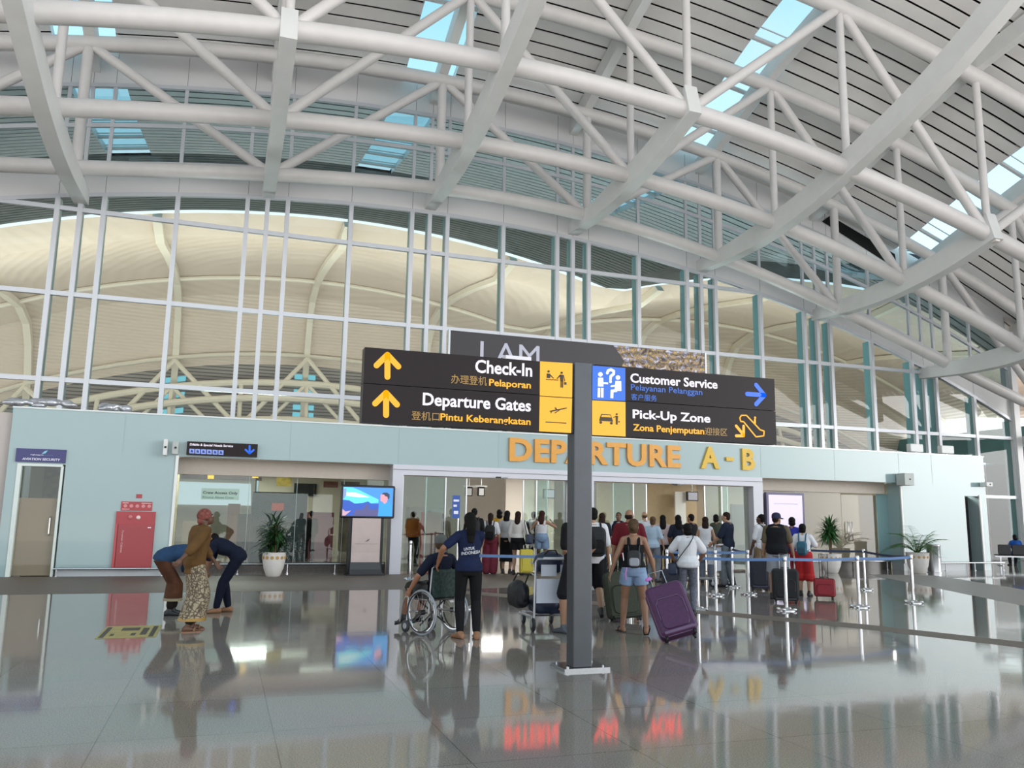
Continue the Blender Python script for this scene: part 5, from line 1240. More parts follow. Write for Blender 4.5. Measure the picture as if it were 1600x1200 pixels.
    b.ell(hm((0, -.008, .028)), .075, .092, .092, R3); b.ell(hm((0, .028, -.032)), .060, .060, .082, R3); b.ell(hm((0, .058, -.078)), .034, .030, .028, R3)
    b.tube([hm((0, .082, .012)), hm((0, .102, -.022)), hm((0, .092, -.034))], [.010, .016, .013], 8)
    b.ell(hm((0, .078, .020)), .052, .016, .011, R3); b.ell(hm((0, .083, -.058)), .024, .010, .009, R3)
    for sg in (-1, 1): b.ell(hm((sg*.076, -.004, -.004)), .009, .018, .03, R3, 8, 6)
    for v_ in range(len(b.v)): b.v[v_] = tuple(Vector(b.v[v_])*s)
    body = link('body', baked(b, vox, 3), skin(sk), root); B.body = body
    def sc(mb):
        mb.v = [tuple(Vector(v)*s) for v in mb.v]; return mb
    if face:
        for sg in (-1, 1):
            e_ = sc(MB().ell(hm((sg*.031, .078, .002)), .013, .010, .008, R3, 10, 6)).build('eye', EYEW, root)
            sc(MB().ell(hm((sg*.031, .0855, .002)), .006, .0042, .006, R3, 8, 6)).build('iris', EYED, e_)
            sc(MB().tube([hm((sg*.014, .094, .024)), hm((sg*.032, .092, .029)), hm((sg*.05, .080, .024))], .0045, 6)).build('eyebrow', HAIRB, root)
        sc(MB().ell(hm((0, .0915, -.058)), .022, .006, .007, R3, 10, 6)).build('mouth', mat('lips', '#8a4f47', .45), root)
    if bottom:
        b = MB(); f = bottom.get('len', 1.0); nf = bottom.get('infl', .014); ty = bottom.get('type', 'pants')
        if ty in ('pants', 'shorts'):
            torso(b, -.11, bottom.get('waist', .10), nf); lo = bottom.get('loose', .008)
            leg(b, jL, kL, aL, f, nf, lo); leg(b, jR, kR, aR, f, nf, lo)
        else:
            torso(b, -.06, bottom.get('waist', .12), nf); rings = []; n = 22
            for i in range(9):
                t_ = f*i/8
                l_ = jL.lerp(kL, t_/.5) if t_ < .5 else kL.lerp(aL, (t_-.5)*2); r_ = jR.lerp(kR, t_/.5) if t_ < .5 else kR.lerp(aR, (t_-.5)*2)
                c = (l_+r_)/2; ax = (r_-l_); wx = abs(ax.x)/2+.085-.03*t_+nf+bottom.get('flare', .0)*t_; wy = abs(ax.y)/2+.105-.03*t_+nf+bottom.get('flare', .0)*t_
                dn = Vector((0, 0, 1))
                rings.append([c+Vector((wx*cos(2*pi*k/n), wy*sin(2*pi*k/n)*(1+.05*sin(5*2*pi*k/n)), 0)) for k in range(n)])
            b.rings(rings, True)
        bo_ = link(bottom.get('name', ty if ty != 'pants' else 'trousers'), baked(sc(b), vox, 3), bottom['mat'], root); B.bottom = bo_
        if bottom.get('hem'):
            b = MB(); c = None; n = 22; rr = []
            for t_ in (f-.05, f+.0):
                l_ = kL.lerp(aL, (t_-.5)*2); r_ = kR.lerp(aR, (t_-.5)*2); c = (l_+r_)/2; ax = (r_-l_); wx = abs(ax.x)/2+.092-.03*t_+nf+bottom.get('flare', 0)*t_; wy = abs(ax.y)/2+.112-.03*t_+nf+bottom.get('flare', 0)*t_
                rr.append([c+Vector((wx*cos(2*pi*k/n), wy*sin(2*pi*k/n), -.02)) for k in range(n)])
            b.rings(rr, True); sc(b).build('hem_band', bottom['hem'], bo_)
        if bottom.get('under'):
            b = MB(); leg(b, kL, kL.lerp(aL, .45), kL.lerp(aL, .84), 1.0, .02, .03) if False else None
            b.capsule(kL.lerp(aL, .5), kL.lerp(aL, .82), .075, .07, 12); b.capsule(kR.lerp(aR, .5), kR.lerp(aR, .82), .075, .07, 12)
            link('under_wrap', baked(sc(b), vox, 3), bottom['under'], root)
    if top:
        b = MB(); nf = top.get('infl', .016); sl = top.get('sleeve', .3)
        if top.get('tank'):
            torso(b, top.get('d0', -.02), .36, nf)
            for sg in (-1, 1):
                p0, D0, N0 = sp(.35); p1, D1, N1 = sp(.44); x = sg*top.get('strap', .085)
                b.tube([p0+N0*.11+Vector((x, 0, 0)), sp(.42)[0]+N1*.085+Vector((x, 0, 0)), p1+D1*.035+Vector((x, -.01, 0)), sp(.42)[0]-N1*.095+Vector((x, 0, 0)), p0-N0*.115+Vector((x, 0, 0))], top.get('sw', .03), 8)
        else:
            torso(b, top.get('d0', -.07), .47, nf, flare=top.get('flare', .006))
            for sg, j in ((-1, sL), (1, sR)): b.capsule(sp(.45)[0]+Vector((sg*.04, -.01, 0)), j+Vector((-sg*.015, 0, 0)), .056*ab+nf*.8, .053*ab+nf*.8, 10)
            if sl > 0:
                arm(b, sL, eL, wL, sl, nf); arm(b, sR, eR, wR, sl, nf)
        tp = link(top.get('name', 'shirt'), baked(sc(b), vox, 3), top['mat'], root); B.top = tp
        if top.get('vest'):
            b = MB(); torso(b, top.get('d0', -.07), .46, nf+.012)
            for sg, j in ((-1, sL), (1, sR)): b.capsule(sp(.45)[0]+Vector((sg*.04, -.01, 0)), j+Vector((-sg*.05, 0, 0)), .062*ab+nf, .058*ab+nf, 10)
            B.vest = link('vest', baked(sc(b), vox, 3), top['vest'], root)
        if top.get('print'):
            src = getattr(B, 'vest', tp) if top.get('on_vest') else tp
            bv = BVHTree.FromPolygons([v.co for v in src.data.vertices], [p.vertices[:] for p in src.data.polygons])
            for (s_, x0, x1, z0, z1, shr) in top['print']:
                me = text_mesh(s_, .015); a0, a1, b0, b1 = bbox(me)
                bm = bmesh.new(); bm.from_mesh(me); bmesh.ops.subdivide_edges(bm, edges=[e for e in bm.edges if e.calc_length() > .15], cuts=2); bmesh.ops.triangulate(bm, faces=bm.faces); bm.to_mesh(me); bm.free()
                for v in me.vertices:
                    u_, w_ = (v.co.x-a0)/(a1-a0), (v.co.y-b0)/(b1-b0); x = (x0+(x1-x0)*u_)*s; z = (z0+(z1-z0)*w_+shr*u_)*s
                    hit = bv.ray_cast(Vector((x, -1.5, z)), Vector((0, 1, 0)))
                    v.co = Vector((x, (hit[0].y if hit[0] else -.13*s)-.006, z))
                link('lettering', me, top.get('pmat', WGL), tp)
        if top.get('tie'):
            p0, D0, N0 = sp(.44); p1, D1, N1 = sp(.2)
            sc(MB().tube([p0+N0*.10, sp(.36)[0]+N1*.145, p1+N1*.142], [.012, .02, .03], 8)).build('tie', top['tie'], root)
    if shoes:
        for a, k, toe, pit in ((aL, kL, P['tl'], P['fl']), (aR, kR, P['tr'], P['fr'])):
            b = MB()
            if shoes.get('type') == 'sandal':
                M = Matrix.Translation(a) @ Matrix.Rotation(radians(-toe), 4, 'Z') @ Matrix.Rotation(radians(-pit), 4, 'X')
                b.rings([[M @ Vector((x*1.15, y*1.04, z)) for x, y in ((-.03, -.08), (.03, -.08), (.042, 0), (.05, .1), (.04, .165), (0, .19), (-.04, .165), (-.05, .1), (-.042, 0))] for z in (-.088, -.072)], True)
                b.tube([M @ Vector((-.052, .07, -.07)), M @ Vector((-.03, .09, -.025)), M @ Vector((.03, .09, -.025)), M @ Vector((.052, .07, -.07))], .012, 6)
                sc(b).build('sandal', shoes['mat'], root)
            else:
                foot_(b, a, toe, pit, .008); b.capsule(a+Vector((0, -.01, -.02)), a+Vector((0, 0, .015)), .046, .044, 10)
                link('shoe', baked(sc(b), max(.009, vox*.8), 2), shoes['mat'], root)
    if hair:
        b = MB(); ty = hair.get('type', 'short')
        if ty == 'short':
            b.ell(hm((0, -.022, .045)), .082, .092, .085, R3); b.ell(hm((0, -.05, -.005)), .070, .055, .07, R3)
        elif ty == 'bald': b.ell(hm((0, -.05, .0)), .074, .056, .055, R3)
        else:
            b.ell(hm((0, -.020, .042)), .086, .097, .090, R3); b.ell(hm((0, -.045, -.02)), .080, .065, .085, R3)
            if ty in ('long', 'pony', 'bob'):
                Ln = hair.get('len', .32); p = hm((0, -.06, -.02)); w0 = hair.get('w', .085); rings = []
                if ty == 'pony': p = hm((0, -.10, .045)); w0 = hair.get('w', .04)
                back = -Nn
                for i in range(8):
                    t_ = i/7; c = p.lerp(p+(-Dn)*Ln+back*(.05 if ty != 'bob' else .0), t_)+back*(.03*sin(pi*min(1, t_*1.4)))
                    c = c+Vector((hair.get('dx', 0)*t_, 0, 0))
                    w_ = w0*(1+.12*sin(pi*t_))*(1-.38*t_**2); th = (.06 if ty != 'pony' else .038)*(1-.45*t_)
                    rings.append([c+Vector((w_*cos(2*pi*k/14), 0, 0))+back*(th*sin(2*pi*k/14)) for k in range(14)])
                b.rings(rings, True)
            if ty == 'bun': b.ell(hm((0, -.10, hair.get('bz', .06))), .045, .045, .045, R3)
        link('hair', baked(sc(b), max(.009, vox*.8), 3), hair['mat'], root)
    if hat:
        if hat['type'] == 'cap':
            b = MB()
            for i in range(1): pass
            prof = [(.092, -.0), (.094, .03), (.088, .07), (.066, .10), (.03, .115), (.008, .118)]
            rings = [[hm((r*.93*cos(2*pi*k/20), -.012+r*1.08*sin(2*pi*k/20), .022+z)) for k in range(20)] for r, z in prof]; b.rings(rings, True)
            c_ = sc(b).build('cap', hat['mat'], root)
            pts = [(-.075, .075), (-.07, .13), (-.04, .165), (0, .175), (.04, .165), (.07, .13), (.075, .075)]
            b = MB(); up = [hm((x, y, .028-(y-.07)*.22)) for x, y in pts]; lo = [hm((x, y, .018-(y-.07)*.22)) for x, y in pts]; b.rings([lo, up], True)
            sc(b).build('brim', hat['mat'], c_)
        elif hat['type'] == 'scarf':
            b = MB(); b.ell(hm((0, -.022, .045)), .092, .104, .095, R3); b.ell(hm((0, -.085, -.03)), .06, .05, .055, R3); b.ell(hm((0, -.02, .01)), .088, .09, .06, R3)
            link('head_scarf', baked(sc(b), .009, 3), hat['mat'], root)
    B.root = root; B.s = s
    W = Matrix.Translation((foot[0], foot[1], 0)) @ Matrix.Rotation(rz, 4, 'Z')
    B.W = W; B.hL = W @ (wL*s); B.hR = W @ (wR*s); B.N = Nn; B.dL = (wL-eL).normalized(); B.dR = (wR-eR).normalized(); B.wLl = wL; B.wRl = wR; B.build = build
    return B
def backpack(B, label, m, d0=.08, d1=.42, w=.27, dep=.15, pocket=None, straps=True, name='backpack', vox=.012):
    """worn on the back: own thing, shaped to the wearer's spine"""
    s = B.s; t = thing(name, label, 'backpack', B.root.location, B.root.rotation_euler.z, 'backpacks')
    p0, D, N = B.sp((d0+d1)/2); ry = .118*B.build+.016; c = p0-N*(ry+dep/2); hh = (d1-d0)/2+.03
    M = Matrix(((1, N.x, D.x, c.x), (0, N.y, D.y, c.y), (0, N.z, D.z, c.z), (0, 0, 0, 1)))
    b = MB(); b.rbox(-w/2, w/2, -dep/2, dep/2, -hh, hh, w*.33, M, n=5); b.v = [tuple(Vector(v)*s) for v in b.v]; b.build('bag', m, t)
    if pocket:
        b = MB(); b.rbox(-w*.38, w*.38, -dep/2-.035, -dep/2+.03, -hh*.8, hh*.15, w*.2, M, n=4); b.v = [tuple(Vector(v)*s) for v in b.v]; b.build('pocket', pocket, t)
    if straps:
        for sg in (-1, 1):
            x = sg*w*.33; q, Dq, Nq = B.sp(.45)
            pts = [M @ Vector((x, dep/2-.02, hh*.8)), q-Nq*.09+Vector((x*1.1, 0, 0))+Dq*.03, q+Vector((x*1.2, 0, 0))+Dq*.065, q+Nq*.095+Vector((x*1.2, 0, 0))+Dq*.01, B.sp(.32)[0]+N*(ry+.02)+Vector((x*1.3, 0, 0)), B.sp(.2)[0]+N*(ry*.6)+Vector((sg*.165*B.build, 0, 0)), M @ Vector((sg*w*.42, dep/2-.02, -hh*.6))]
            b = MB().tube(pts, .016, 8); b.v = [tuple(Vector(v)*s) for v in b.v]; b.build('strap', m, t)
    return t
def gnd(px, py): p = onZ(px, py); return (p.x, p.y)
# ------------------------------------------------------------------ the people in the photo
def az(f): return atan2(f[0], f[1])
def RZ(f, rel): return radians(rel)-az(f)
def loc(f, rz, h, w):                               # world point -> wearer's unit frame
    v = Matrix.Rotation(-rz, 4, 'Z') @ (Vector(w)-Vector((f[0], f[1], 0))); return v/(h/1.72)
SNK = mat('shoe_dark', '#1b1c20', .5); SNT = mat('shoe_tan', '#8a6244', .5); SOLE = mat('shoe_grey', '#4b5058', .5)
NAVYC = fab('#1c2740'); BLK = fab('#131417'); WHT = fab('#cfcfd4', .05); DEN = fab('#7f95b3', .15); GRY = fab('#7f858c')

# woman pushing the wheelchair
f = gnd(730, 998); h = 1.69; rz = RZ(f, 6)
hl = wc.matrix_basis @ Vector((-.29, -.31, .985)); hr = wc.matrix_basis @ Vector((.235, -.33, .945))
human('woman pushing the wheelchair, navy T-shirt with white back print, black trousers, long dark ponytail', f, h, rz,
      dict(wl=loc(f, rz, h, hl), wr=loc(f, rz, h, hr), el=(-1, -.6, -.4), er=(1, -.6, -.4), al=(-.10, .02, .085), ar=(.12, -.02, .085), tl=-28, tr=4, head=(4, -4), curl=1.0),
      top=dict(mat=fab('#17213f'), sleeve=.36, d0=-.05, name='t_shirt', pmat=mat('shirt_print', '#d5d7de', .6), print=[('UNTUK', -.085, .065, 1.175, 1.215, .02), ('INDONESIA', -.115, .15, 1.115, 1.158, .03)]),
      bottom=dict(mat=BLK, infl=.012, loose=.004, len=.97), hair=dict(type='pony', mat=HAIRB, len=.33, w=.066), shoes=dict(mat=SNT), sk='#9a6a4c', female=True, vox=.0085)
# man in the wheelchair
f = (WC.x, WC.y); h = 1.74; rz = WRZ
human('seated man in the wheelchair, grey cap, navy T-shirt, head turned right', f, h, rz,
      dict(hip=(0, .0, .585), lean=-4, wl=(-.33, .20, .60), wr=(.27, .22, .74), el=(-1, -.5, -.2), er=(1, -.5, -.2), al=(-.13, .57, .20), ar=(.13, .57, .20), head=(-62, -4), fl=20, fr=20, curl=.8),
      top=dict(mat=fab('#141a2c'), sleeve=.4, d0=-.06, name='t_shirt'), bottom=dict(type='shorts', mat=fab('#2b2c27'), len=.5, infl=.02, loose=.02), hair=dict(type='short', mat=HAIRL), hat=dict(type='cap', mat=fab('#5b5f5c')), shoes=dict(mat=SNK), sk='#b07a5e', vox=.0085)
# three people at the left
BATIK = mat('cream_batik', '#8d7c60', .75)
t = BATIK.node_tree; b_ = t.nodes['Principled BSDF']; tc = t.nodes.new('ShaderNodeTexCoord'); vo = t.nodes.new('ShaderNodeTexVoronoi'); vo.feature = 'DISTANCE_TO_EDGE'; vo.inputs['Scale'].default_value = 22
nz = t.nodes.new('ShaderNodeTexNoise'); nz.inputs['Scale'].default_value = 9; mxv = t.nodes.new('ShaderNodeMixRGB'); mxv.inputs[0].default_value = .12
rp = t.nodes.new('ShaderNodeValToRGB'); rp.color_ramp.elements[0].position = .06; rp.color_ramp.elements[0].color = (*lin('#57483a'), 1); rp.color_ramp.elements[1].position = .2; rp.color_ramp.elements[1].color = (*lin('#a3957b'), 1)
for a_, c_ in ((tc.outputs['Object'], mxv.inputs[1]), (tc.outputs['Object'], nz.inputs['Vector']), (nz.outputs['Color'], mxv.inputs[2]), (mxv.outputs[0], vo.inputs['Vector']), (vo.outputs['Distance'], rp.inputs[0]), (rp.outputs[0], b_.inputs['Base Color'])): t.links.new(a_, c_)
f = gnd(297, 986); h = 1.69; rz = RZ(f, -68)
human('old man standing in ochre jacket, mottled red head cloth and cream batik sarong', f, h, rz,
      dict(lean=7, curve=10, head=(-6, -16), wl=(-.12, .34, .92), wr=(.30, -.34, .97), er=(.8, .2, -.6), al=(-.09, .06, .085), ar=(.10, -.08, .085)),
      top=dict(mat=fab('#614627', .15), sleeve=.72, d0=-.17, infl=.03, flare=.015, name='jacket'), bottom=dict(type='sarong', mat=BATIK, len=.90, infl=.02, flare=.02, hem=mat('gold_hem', '#a5813f', .5), under=fab('#1a1816')),
      hair=dict(type='short', mat=mat('hair_grey', '#6d6660', .6)), hat=dict(type='scarf', mat=mat('mottled_red_cloth', '#7a4038', .8, noise=.55, nscale=22, bump=.4)), shoes=dict(type='sandal', mat=SNT), sk='#6b4632', vox=.0085)
f = gnd(268, 961); h = 1.66; rz = RZ(f, -82)
human('person bending far over behind the old man, blue shirt and brown sarong', f, h, rz,
      dict(lean=88, curve=12, hip=(0, -.20, .90), head=(0, -60), wl=(-.16, .42, .66), wr=(.16, .42, .66), al=(-.09, .03, .085), ar=(.09, -.05, .085)),
      top=dict(mat=fab('#27405f'), sleeve=.5, d0=-.09, infl=.03, name='shirt'), bottom=dict(type='sarong', mat=fab('#4d2f20', .3), len=.80, infl=.025, flare=.015, hem=mat('pale_hem', '#8a7f66', .6), under=fab('#1a1512')), hair=dict(type='short', mat=HAIRB), shoes=dict(mat=SNK), sk='#7a5238', vox=.0085)
f = gnd(348, 957); h = 1.68; rz = RZ(f, 84)
human('woman in navy uniform bending down with both arms toward the old man', f, h, rz,
      dict(lean=66, curve=20, hip=(0, -.17, .91), head=(10, -58), wl=(-.10, .42, .60), wr=(.14, .36, .58), al=(-.08, .10, .085), ar=(.10, -.07, .085), el=(-.5, -.6, .4), er=(.5, -.6, .4)),
      top=dict(mat=fab('#11172a'), sleeve=.42, d0=-.09, infl=.022, name='t_shirt'), bottom=dict(mat=fab('#0f1527'), infl=.014, loose=.006, len=.97), hair=dict(type='bun', mat=HAIRB), shoes=dict(mat=SNT), sk='#a87a5c', female=True, vox=.0085)
# man with the luggage trolley
f = gnd(900, 991); h = 1.84; rz = RZ(f, 38)
human('man in black T-shirt holding the luggage trolley, half hidden by the sign post', f, h, rz,
      dict(wl=loc(f, rz, h, onT((.13, -.50, 1.04))), wr=loc(f, rz, h, onT((.36, -.46, 1.0))), el=(-.6, -.6, -.6), er=(.8, -.5, -.5), al=(-.10, .14, .085), ar=(.10, -.12, .10), fr=-12, head=(14, -4), curl=1.0),
      top=dict(mat=BLK, sleeve=.42, d0=-.10, infl=.022, name='t_shirt'), bottom=dict(type='shorts', mat=fab('#1c1d22'), len=.5, infl=.022, loose=.025), hair=dict(type='short', mat=HAIRN), shoes=dict(mat=SOLE), sk='#b08468', vox=.0085)
# man with the black backpack
f = gnd(926, 965); h = 1.82; rz = RZ(f, 14)
B = human('man in white T-shirt and black shorts wearing a backpack, right of the sign post', f, h, rz,
      dict(wl=(-.26, .06, .84), wr=(.29, .10, .82), al=(-.10, .10, .085), ar=(.11, -.12, .12), fr=-22, head=(22, -2)),
      top=dict(mat=WHT, sleeve=.42, d0=-.12, infl=.022, name='t_shirt'), bottom=dict(type='shorts', mat=BLK, len=.5, infl=.024, loose=.025), hair=dict(type='short', mat=HAIRB), shoes=dict(mat=SNK), sk='#b58c70', vox=.0085)
backpack(B, 'black backpack on the man in white T-shirt beside the sign post', BKF, .02, .42, .30, .17, BLK)
# woman with the purple suitcase
f = gnd(991, 990); h = 1.64; rz = RZ(f, 2)
g_ = Vector((onY(1031, 912, f[1]+.02)))
B = human('woman walking away in black tank top and frayed denim shorts, hair in a bun', f, h, rz,
      dict(wl=(-.36, -.02, .84), wr=loc(f, rz, h, g_+Vector((-.03, .03, .06))), er=(.6, -1, .2), al=(-.17, .16, .085), ar=(.17, -.16, .12), fr=-24, tl=-20, tr=6, head=(-4, -6), curl=.8),
      top=dict(mat=BLK, tank=True, d0=.02, strap=.075, sw=.026, name='tank_top'), bottom=dict(type='shorts', mat=DEN, len=.235, infl=.014, loose=.016, waist=.10), hair=dict(type='bun', mat=HAIRL, bz=.0), shoes=dict(type='sandal', mat=SNK), sk='#a87c62', female=True, vox=.0085)
b_ = backpack(B, 'small grey and black backpack hung low on the woman in denim shorts', mat('pack_black', '#1d1f24', .6), .05, .25, .20, .10, mat('pack_grey', '#8f929c', .6), straps=False)
for sg in (-1, 1):
    p0 = B.sp(.22)[0]; pts = [p0+Vector((sg*.075, -.14, 0)), B.sp(.40)[0]+Vector((sg*.085, -.105, 0)), B.sp(.46)[0]+Vector((sg*.09, 0, .05))]
    q = MB().tube(pts, .010, 6); q.v = [tuple(Vector(v)*B.s) for v in q.v]; q.build('strap', mat('pack_black', '#1d1f24'), b_)
q = MB().tube([(-.11, -.24, .98), (-.13, -.24, .88), (-.12, -.235, .80)], .009, 6); q.v = [tuple(Vector(v)*B.s) for v in q.v]; q.build('charm', mat('pink_tag', '#c26fc0'), b_)
# woman in white T-shirt
f = gnd(1076, 961); h = 1.58; rz = RZ(f, 4)
LEGG = mat('grey_pattern_leggings', '#5d606e', .7, noise=.45, nscale=40)
B = human('woman in white T-shirt and grey patterned leggings with short black hair', f, h, rz,
      dict(wl=(-.24, .22, .99), wr=(.25, .24, 1.0), el=(-1, -.4, -.2), er=(1, -.4, -.2), al=(-.08, .0, .085), ar=(.10, .03, .085), head=(18, -6)),
      top=dict(mat=WHT, sleeve=.40, d0=-.08, infl=.028, flare=.012, name='t_shirt'), bottom=dict(mat=LEGG, infl=.008, loose=.004, len=.97), hair=dict(type='bob', mat=HAIRB, len=.08), shoes=dict(mat=SNK), sk='#a8795c', female=True, build=1.08, vox=.0085)
t = thing('shoulder_bag', 'dark navy shoulder bag at the left hip of the woman in white T-shirt', 'bag', B.root.location, rz)
q = MB(); q.rbox(-.36, -.20, -.10, .12, .72, .95, .05, axis=0); q.v = [tuple(Vector(v)*B.s) for v in q.v]; q.build('bag', mat('navy_nylon', '#1c2740'), t)
q = MB(); q.tube([(-.24, -.08, .94), (-.12, -.165, 1.12), (.02, -.165, 1.30), (.10, -.12, 1.43), (.11, -.03, 1.475), (.09, .09, 1.42), (-.1, .15, 1.15), (-.24, .08, .94)], .009, 6); q.v = [tuple(Vector(v)*B.s) for v in q.v]; q.build('strap', BLACK, t)
# man in maroon
f = gnd(984, 950); h = 1.82; rz = RZ(f, -4)
human('broad man in dark red T-shirt seen behind the woman in denim shorts', f, h, rz, dict(al=(-.11, .03, .085), ar=(.12, -.03, .085), wl=(-.30, .06, .84), wr=(.30, .1, .86), head=(-14, -2)),
      top=dict(mat=fab('#5e1620'), sleeve=.45, d0=-.10, infl=.024, name='t_shirt'), bottom=dict(type='shorts', mat=BLK, len=.5, infl=.02, loose=.02), hair=dict(type='bald', mat=HAIRN), shoes=dict(mat=SNK), sk='#a5765c', build=1.16, vox=.011)
# navy T-shirt man in profile
f = gnd(1139, 917); h = 1.86; rz = RZ(f, 68)
human('man in navy T-shirt and grey jeans in profile facing left', f, h, rz, dict(wl=(-.18, .30, .98), wr=(.22, .24, .96), el=(-.6, -.6, -.6), er=(.7, -.6, -.6), head=(8, 4), al=(-.1, .06, .085), ar=(.1, -.06, .085)),
      top=dict(mat=fab('#1a2132'), sleeve=.45, d0=-.10, infl=.022, name='t_shirt'), bottom=dict(mat=fab('#6a7076', .15), infl=.022, loose=.018, len=.98), hair=dict(type='short', mat=HAIRN), shoes=dict(mat=SNK), sk='#b58a70', vox=.011)
g_ = gnd(1108, 918)
dup(tr, (g_[0]+.2, g_[1]+.35, 0), radians(62)-az(g_), 'second luggage trolley, in the queue beside the man in navy T-shirt')
# man in black vest with cap
f = gnd(1217, 936); h = 1.82; rz = RZ(f, -10)
B = human('man in navy cap, black vest over khaki sleeves and grey shorts', f, h, rz, dict(wl=(-.28, .06, .84), wr=(.30, .12, .84), al=(-.13, .0, .085), ar=(.13, .02, .085), head=(-28, -2)),
      top=dict(mat=fab('#5c5242'), sleeve=.42, d0=-.08, infl=.02, name='shirt', vest=fab('#15171c')), bottom=dict(type='shorts', mat=fab('#8d9098'), len=.46, infl=.024, loose=.026), hair=dict(type='short', mat=HAIRN), hat=dict(type='cap', mat=fab('#2a2c44')), shoes=dict(mat=SNK), sk='#ab7f66', build=1.14, vox=.011)
# woman with teal backpack
f = gnd(1258, 931); h = 1.60; rz = RZ(f, -8); ph = Vector(onY(1277, 851, f[1]+.1))
B = human('woman in white T-shirt and loose red shorts holding the red carry-on handle', f, h, rz, dict(wl=(-.24, .10, .90), wr=loc(f, rz, h, ph+Vector((-.1, 0, 0))), er=(.6, -.8, -.6), al=(-.09, .03, .085), ar=(.10, -.03, .085), head=(0, -10), hr=(.9, .4, 0)),
      top=dict(mat=WHT, sleeve=.42, d0=-.05, infl=.024, name='t_shirt'), bottom=dict(type='shorts', mat=fab('#a82a2c'), len=.56, infl=.03, loose=.05), hair=dict(type='bob', mat=HAIRB, len=.06), shoes=dict(mat=SNK), sk='#b58c70', female=True, build=1.06, vox=.011)
backpack(B, 'small teal backpack on the woman in red shorts', mat('teal_fabric', '#2b6076', .7, noise=.15), .03, .30, .23, .12, mat('teal_dark', '#22495c', .7))
f = gnd(1241, 917); h = 1.76
human('person in bright blue top and dark red trousers beside the man in black vest', f, h, RZ(f, -12), dict(head=(20, -4)), top=dict(mat=fab('#2a2f8a'), sleeve=.45, d0=-.08, name='shirt'), bottom=dict(mat=fab('#7a2330'), infl=.02, loose=.02), hair=dict(type='bob', mat=HAIRB, len=.06), shoes=dict(mat=SNK), sk='#a8795c', female=True, vox=.013, face=False)
f = gnd(1193, 919); h = 1.82; rz = RZ(f, 52)
B = human('man in white T-shirt and tan trousers facing left, beside the dark navy suitcase', f, h, rz, dict(wl=(-.22, .14, .86), wr=(.26, .10, .84), head=(12, -12), al=(-.1, .05, .085), ar=(.1, -.05, .085)),
      top=dict(mat=WHT, sleeve=.42, d0=-.10, infl=.022, name='t_shirt'), bottom=dict(mat=fab('#7d6850'), infl=.022, loose=.02), hair=dict(type='short', mat=HAIRB), shoes=dict(mat=SOLE), sk='#5b3c2e', vox=.011)
backpack(B, 'dark small backpack on the man beside the navy suitcase', BKF, .1, .42, .26, .12)
# the queue at the left doors
f = gnd(765, 897); h = 1.76
B = human('woman in white T-shirt and wide maroon trousers, wearing a black backpack, left doors', f, h, RZ(f, -3), dict(wl=(-.24, .08, .86), wr=(.25, .10, .88), head=(-6, -6)),
      top=dict(mat=WHT, sleeve=.42, d0=-.08, infl=.02, name='t_shirt'), bottom=dict(mat=fab('#6c2a38'), infl=.03, loose=.05, len=.98), hair=dict(type='pony', mat=HAIRN, len=.30, w=.06), shoes=dict(mat=SNK), sk='#b58c70', female=True, build=1.1, vox=.012)
backpack(B, 'black backpack on the woman in maroon trousers', BKF, .02, .38, .28, .15, BLK)
f = gnd(779, 893); h = 1.88
human('woman in mustard yellow top with black hair, behind the maroon trousers', f, h, RZ(f, 0), dict(), top=dict(mat=fab('#a8842a'), sleeve=.5, d0=-.08, name='shirt'), bottom=dict(mat=BLK), hair=dict(type='bob', mat=HAIRB, len=.12), shoes=dict(mat=SNK), sk='#b58c70', female=True, vox=.014, face=False)
f = gnd(791, 896); h = 1.84
human('woman in pale grey blouse and long black skirt at the left doors', f, h, RZ(f, -14), dict(wl=(-.20, .2, .95), wr=(.2, .2, .95)), top=dict(mat=fab('#a9abae', .06), sleeve=.42, d0=.0, infl=.02, name='blouse'), bottom=dict(type='skirt', mat=BLK, len=.72, infl=.02, flare=.05), hair=dict(type='long', mat=HAIRB, len=.22), shoes=dict(mat=SNK), sk='#b58c70', female=True, vox=.013, face=False)
f = gnd(808, 898); h = 1.82; rz = RZ(f, -16)
B = human('woman in white long sleeved blouse and black shorts with long brown wavy hair', f, h, rz, dict(wl=(-.22, .06, .88), wr=(.28, .08, .90), al=(-.11, .02, .085), ar=(.12, -.02, .085), head=(10, -4)), top=dict(mat=fab('#c4c0bc', .05), sleeve=.95, d0=.03, infl=.022, name='blouse'), bottom=dict(type='shorts', mat=BLK, len=.28, infl=.02, loose=.03, waist=.14), hair=dict(type='long', mat=HAIRN, len=.38, w=.08), shoes=dict(mat=SNK), sk='#c09a80', female=True, vox=.012, face=False)
t = thing('tote_bag', 'dark navy tote bag on the arm of the woman in black shorts', 'bag', B.root.location, rz)
q = MB(); q.rbox(.25, .40, -.16, .18, .82, 1.08, .05, axis=0); q.v = [tuple(Vector(v)*B.s) for v in q.v]; q.build('bag', mat('navy_nylon', '#1c2740'), t)
q = MB(); q.tube([(.30, -.12, 1.06), (.2, -.06, 1.40), (.18, .02, 1.46), (.2, .08, 1.38), (.30, .14, 1.06)], .011, 6); q.v = [tuple(Vector(v)*B.s) for v in q.v]; q.build('strap', BLACK, t)
f = gnd(846, 895); h = 1.86
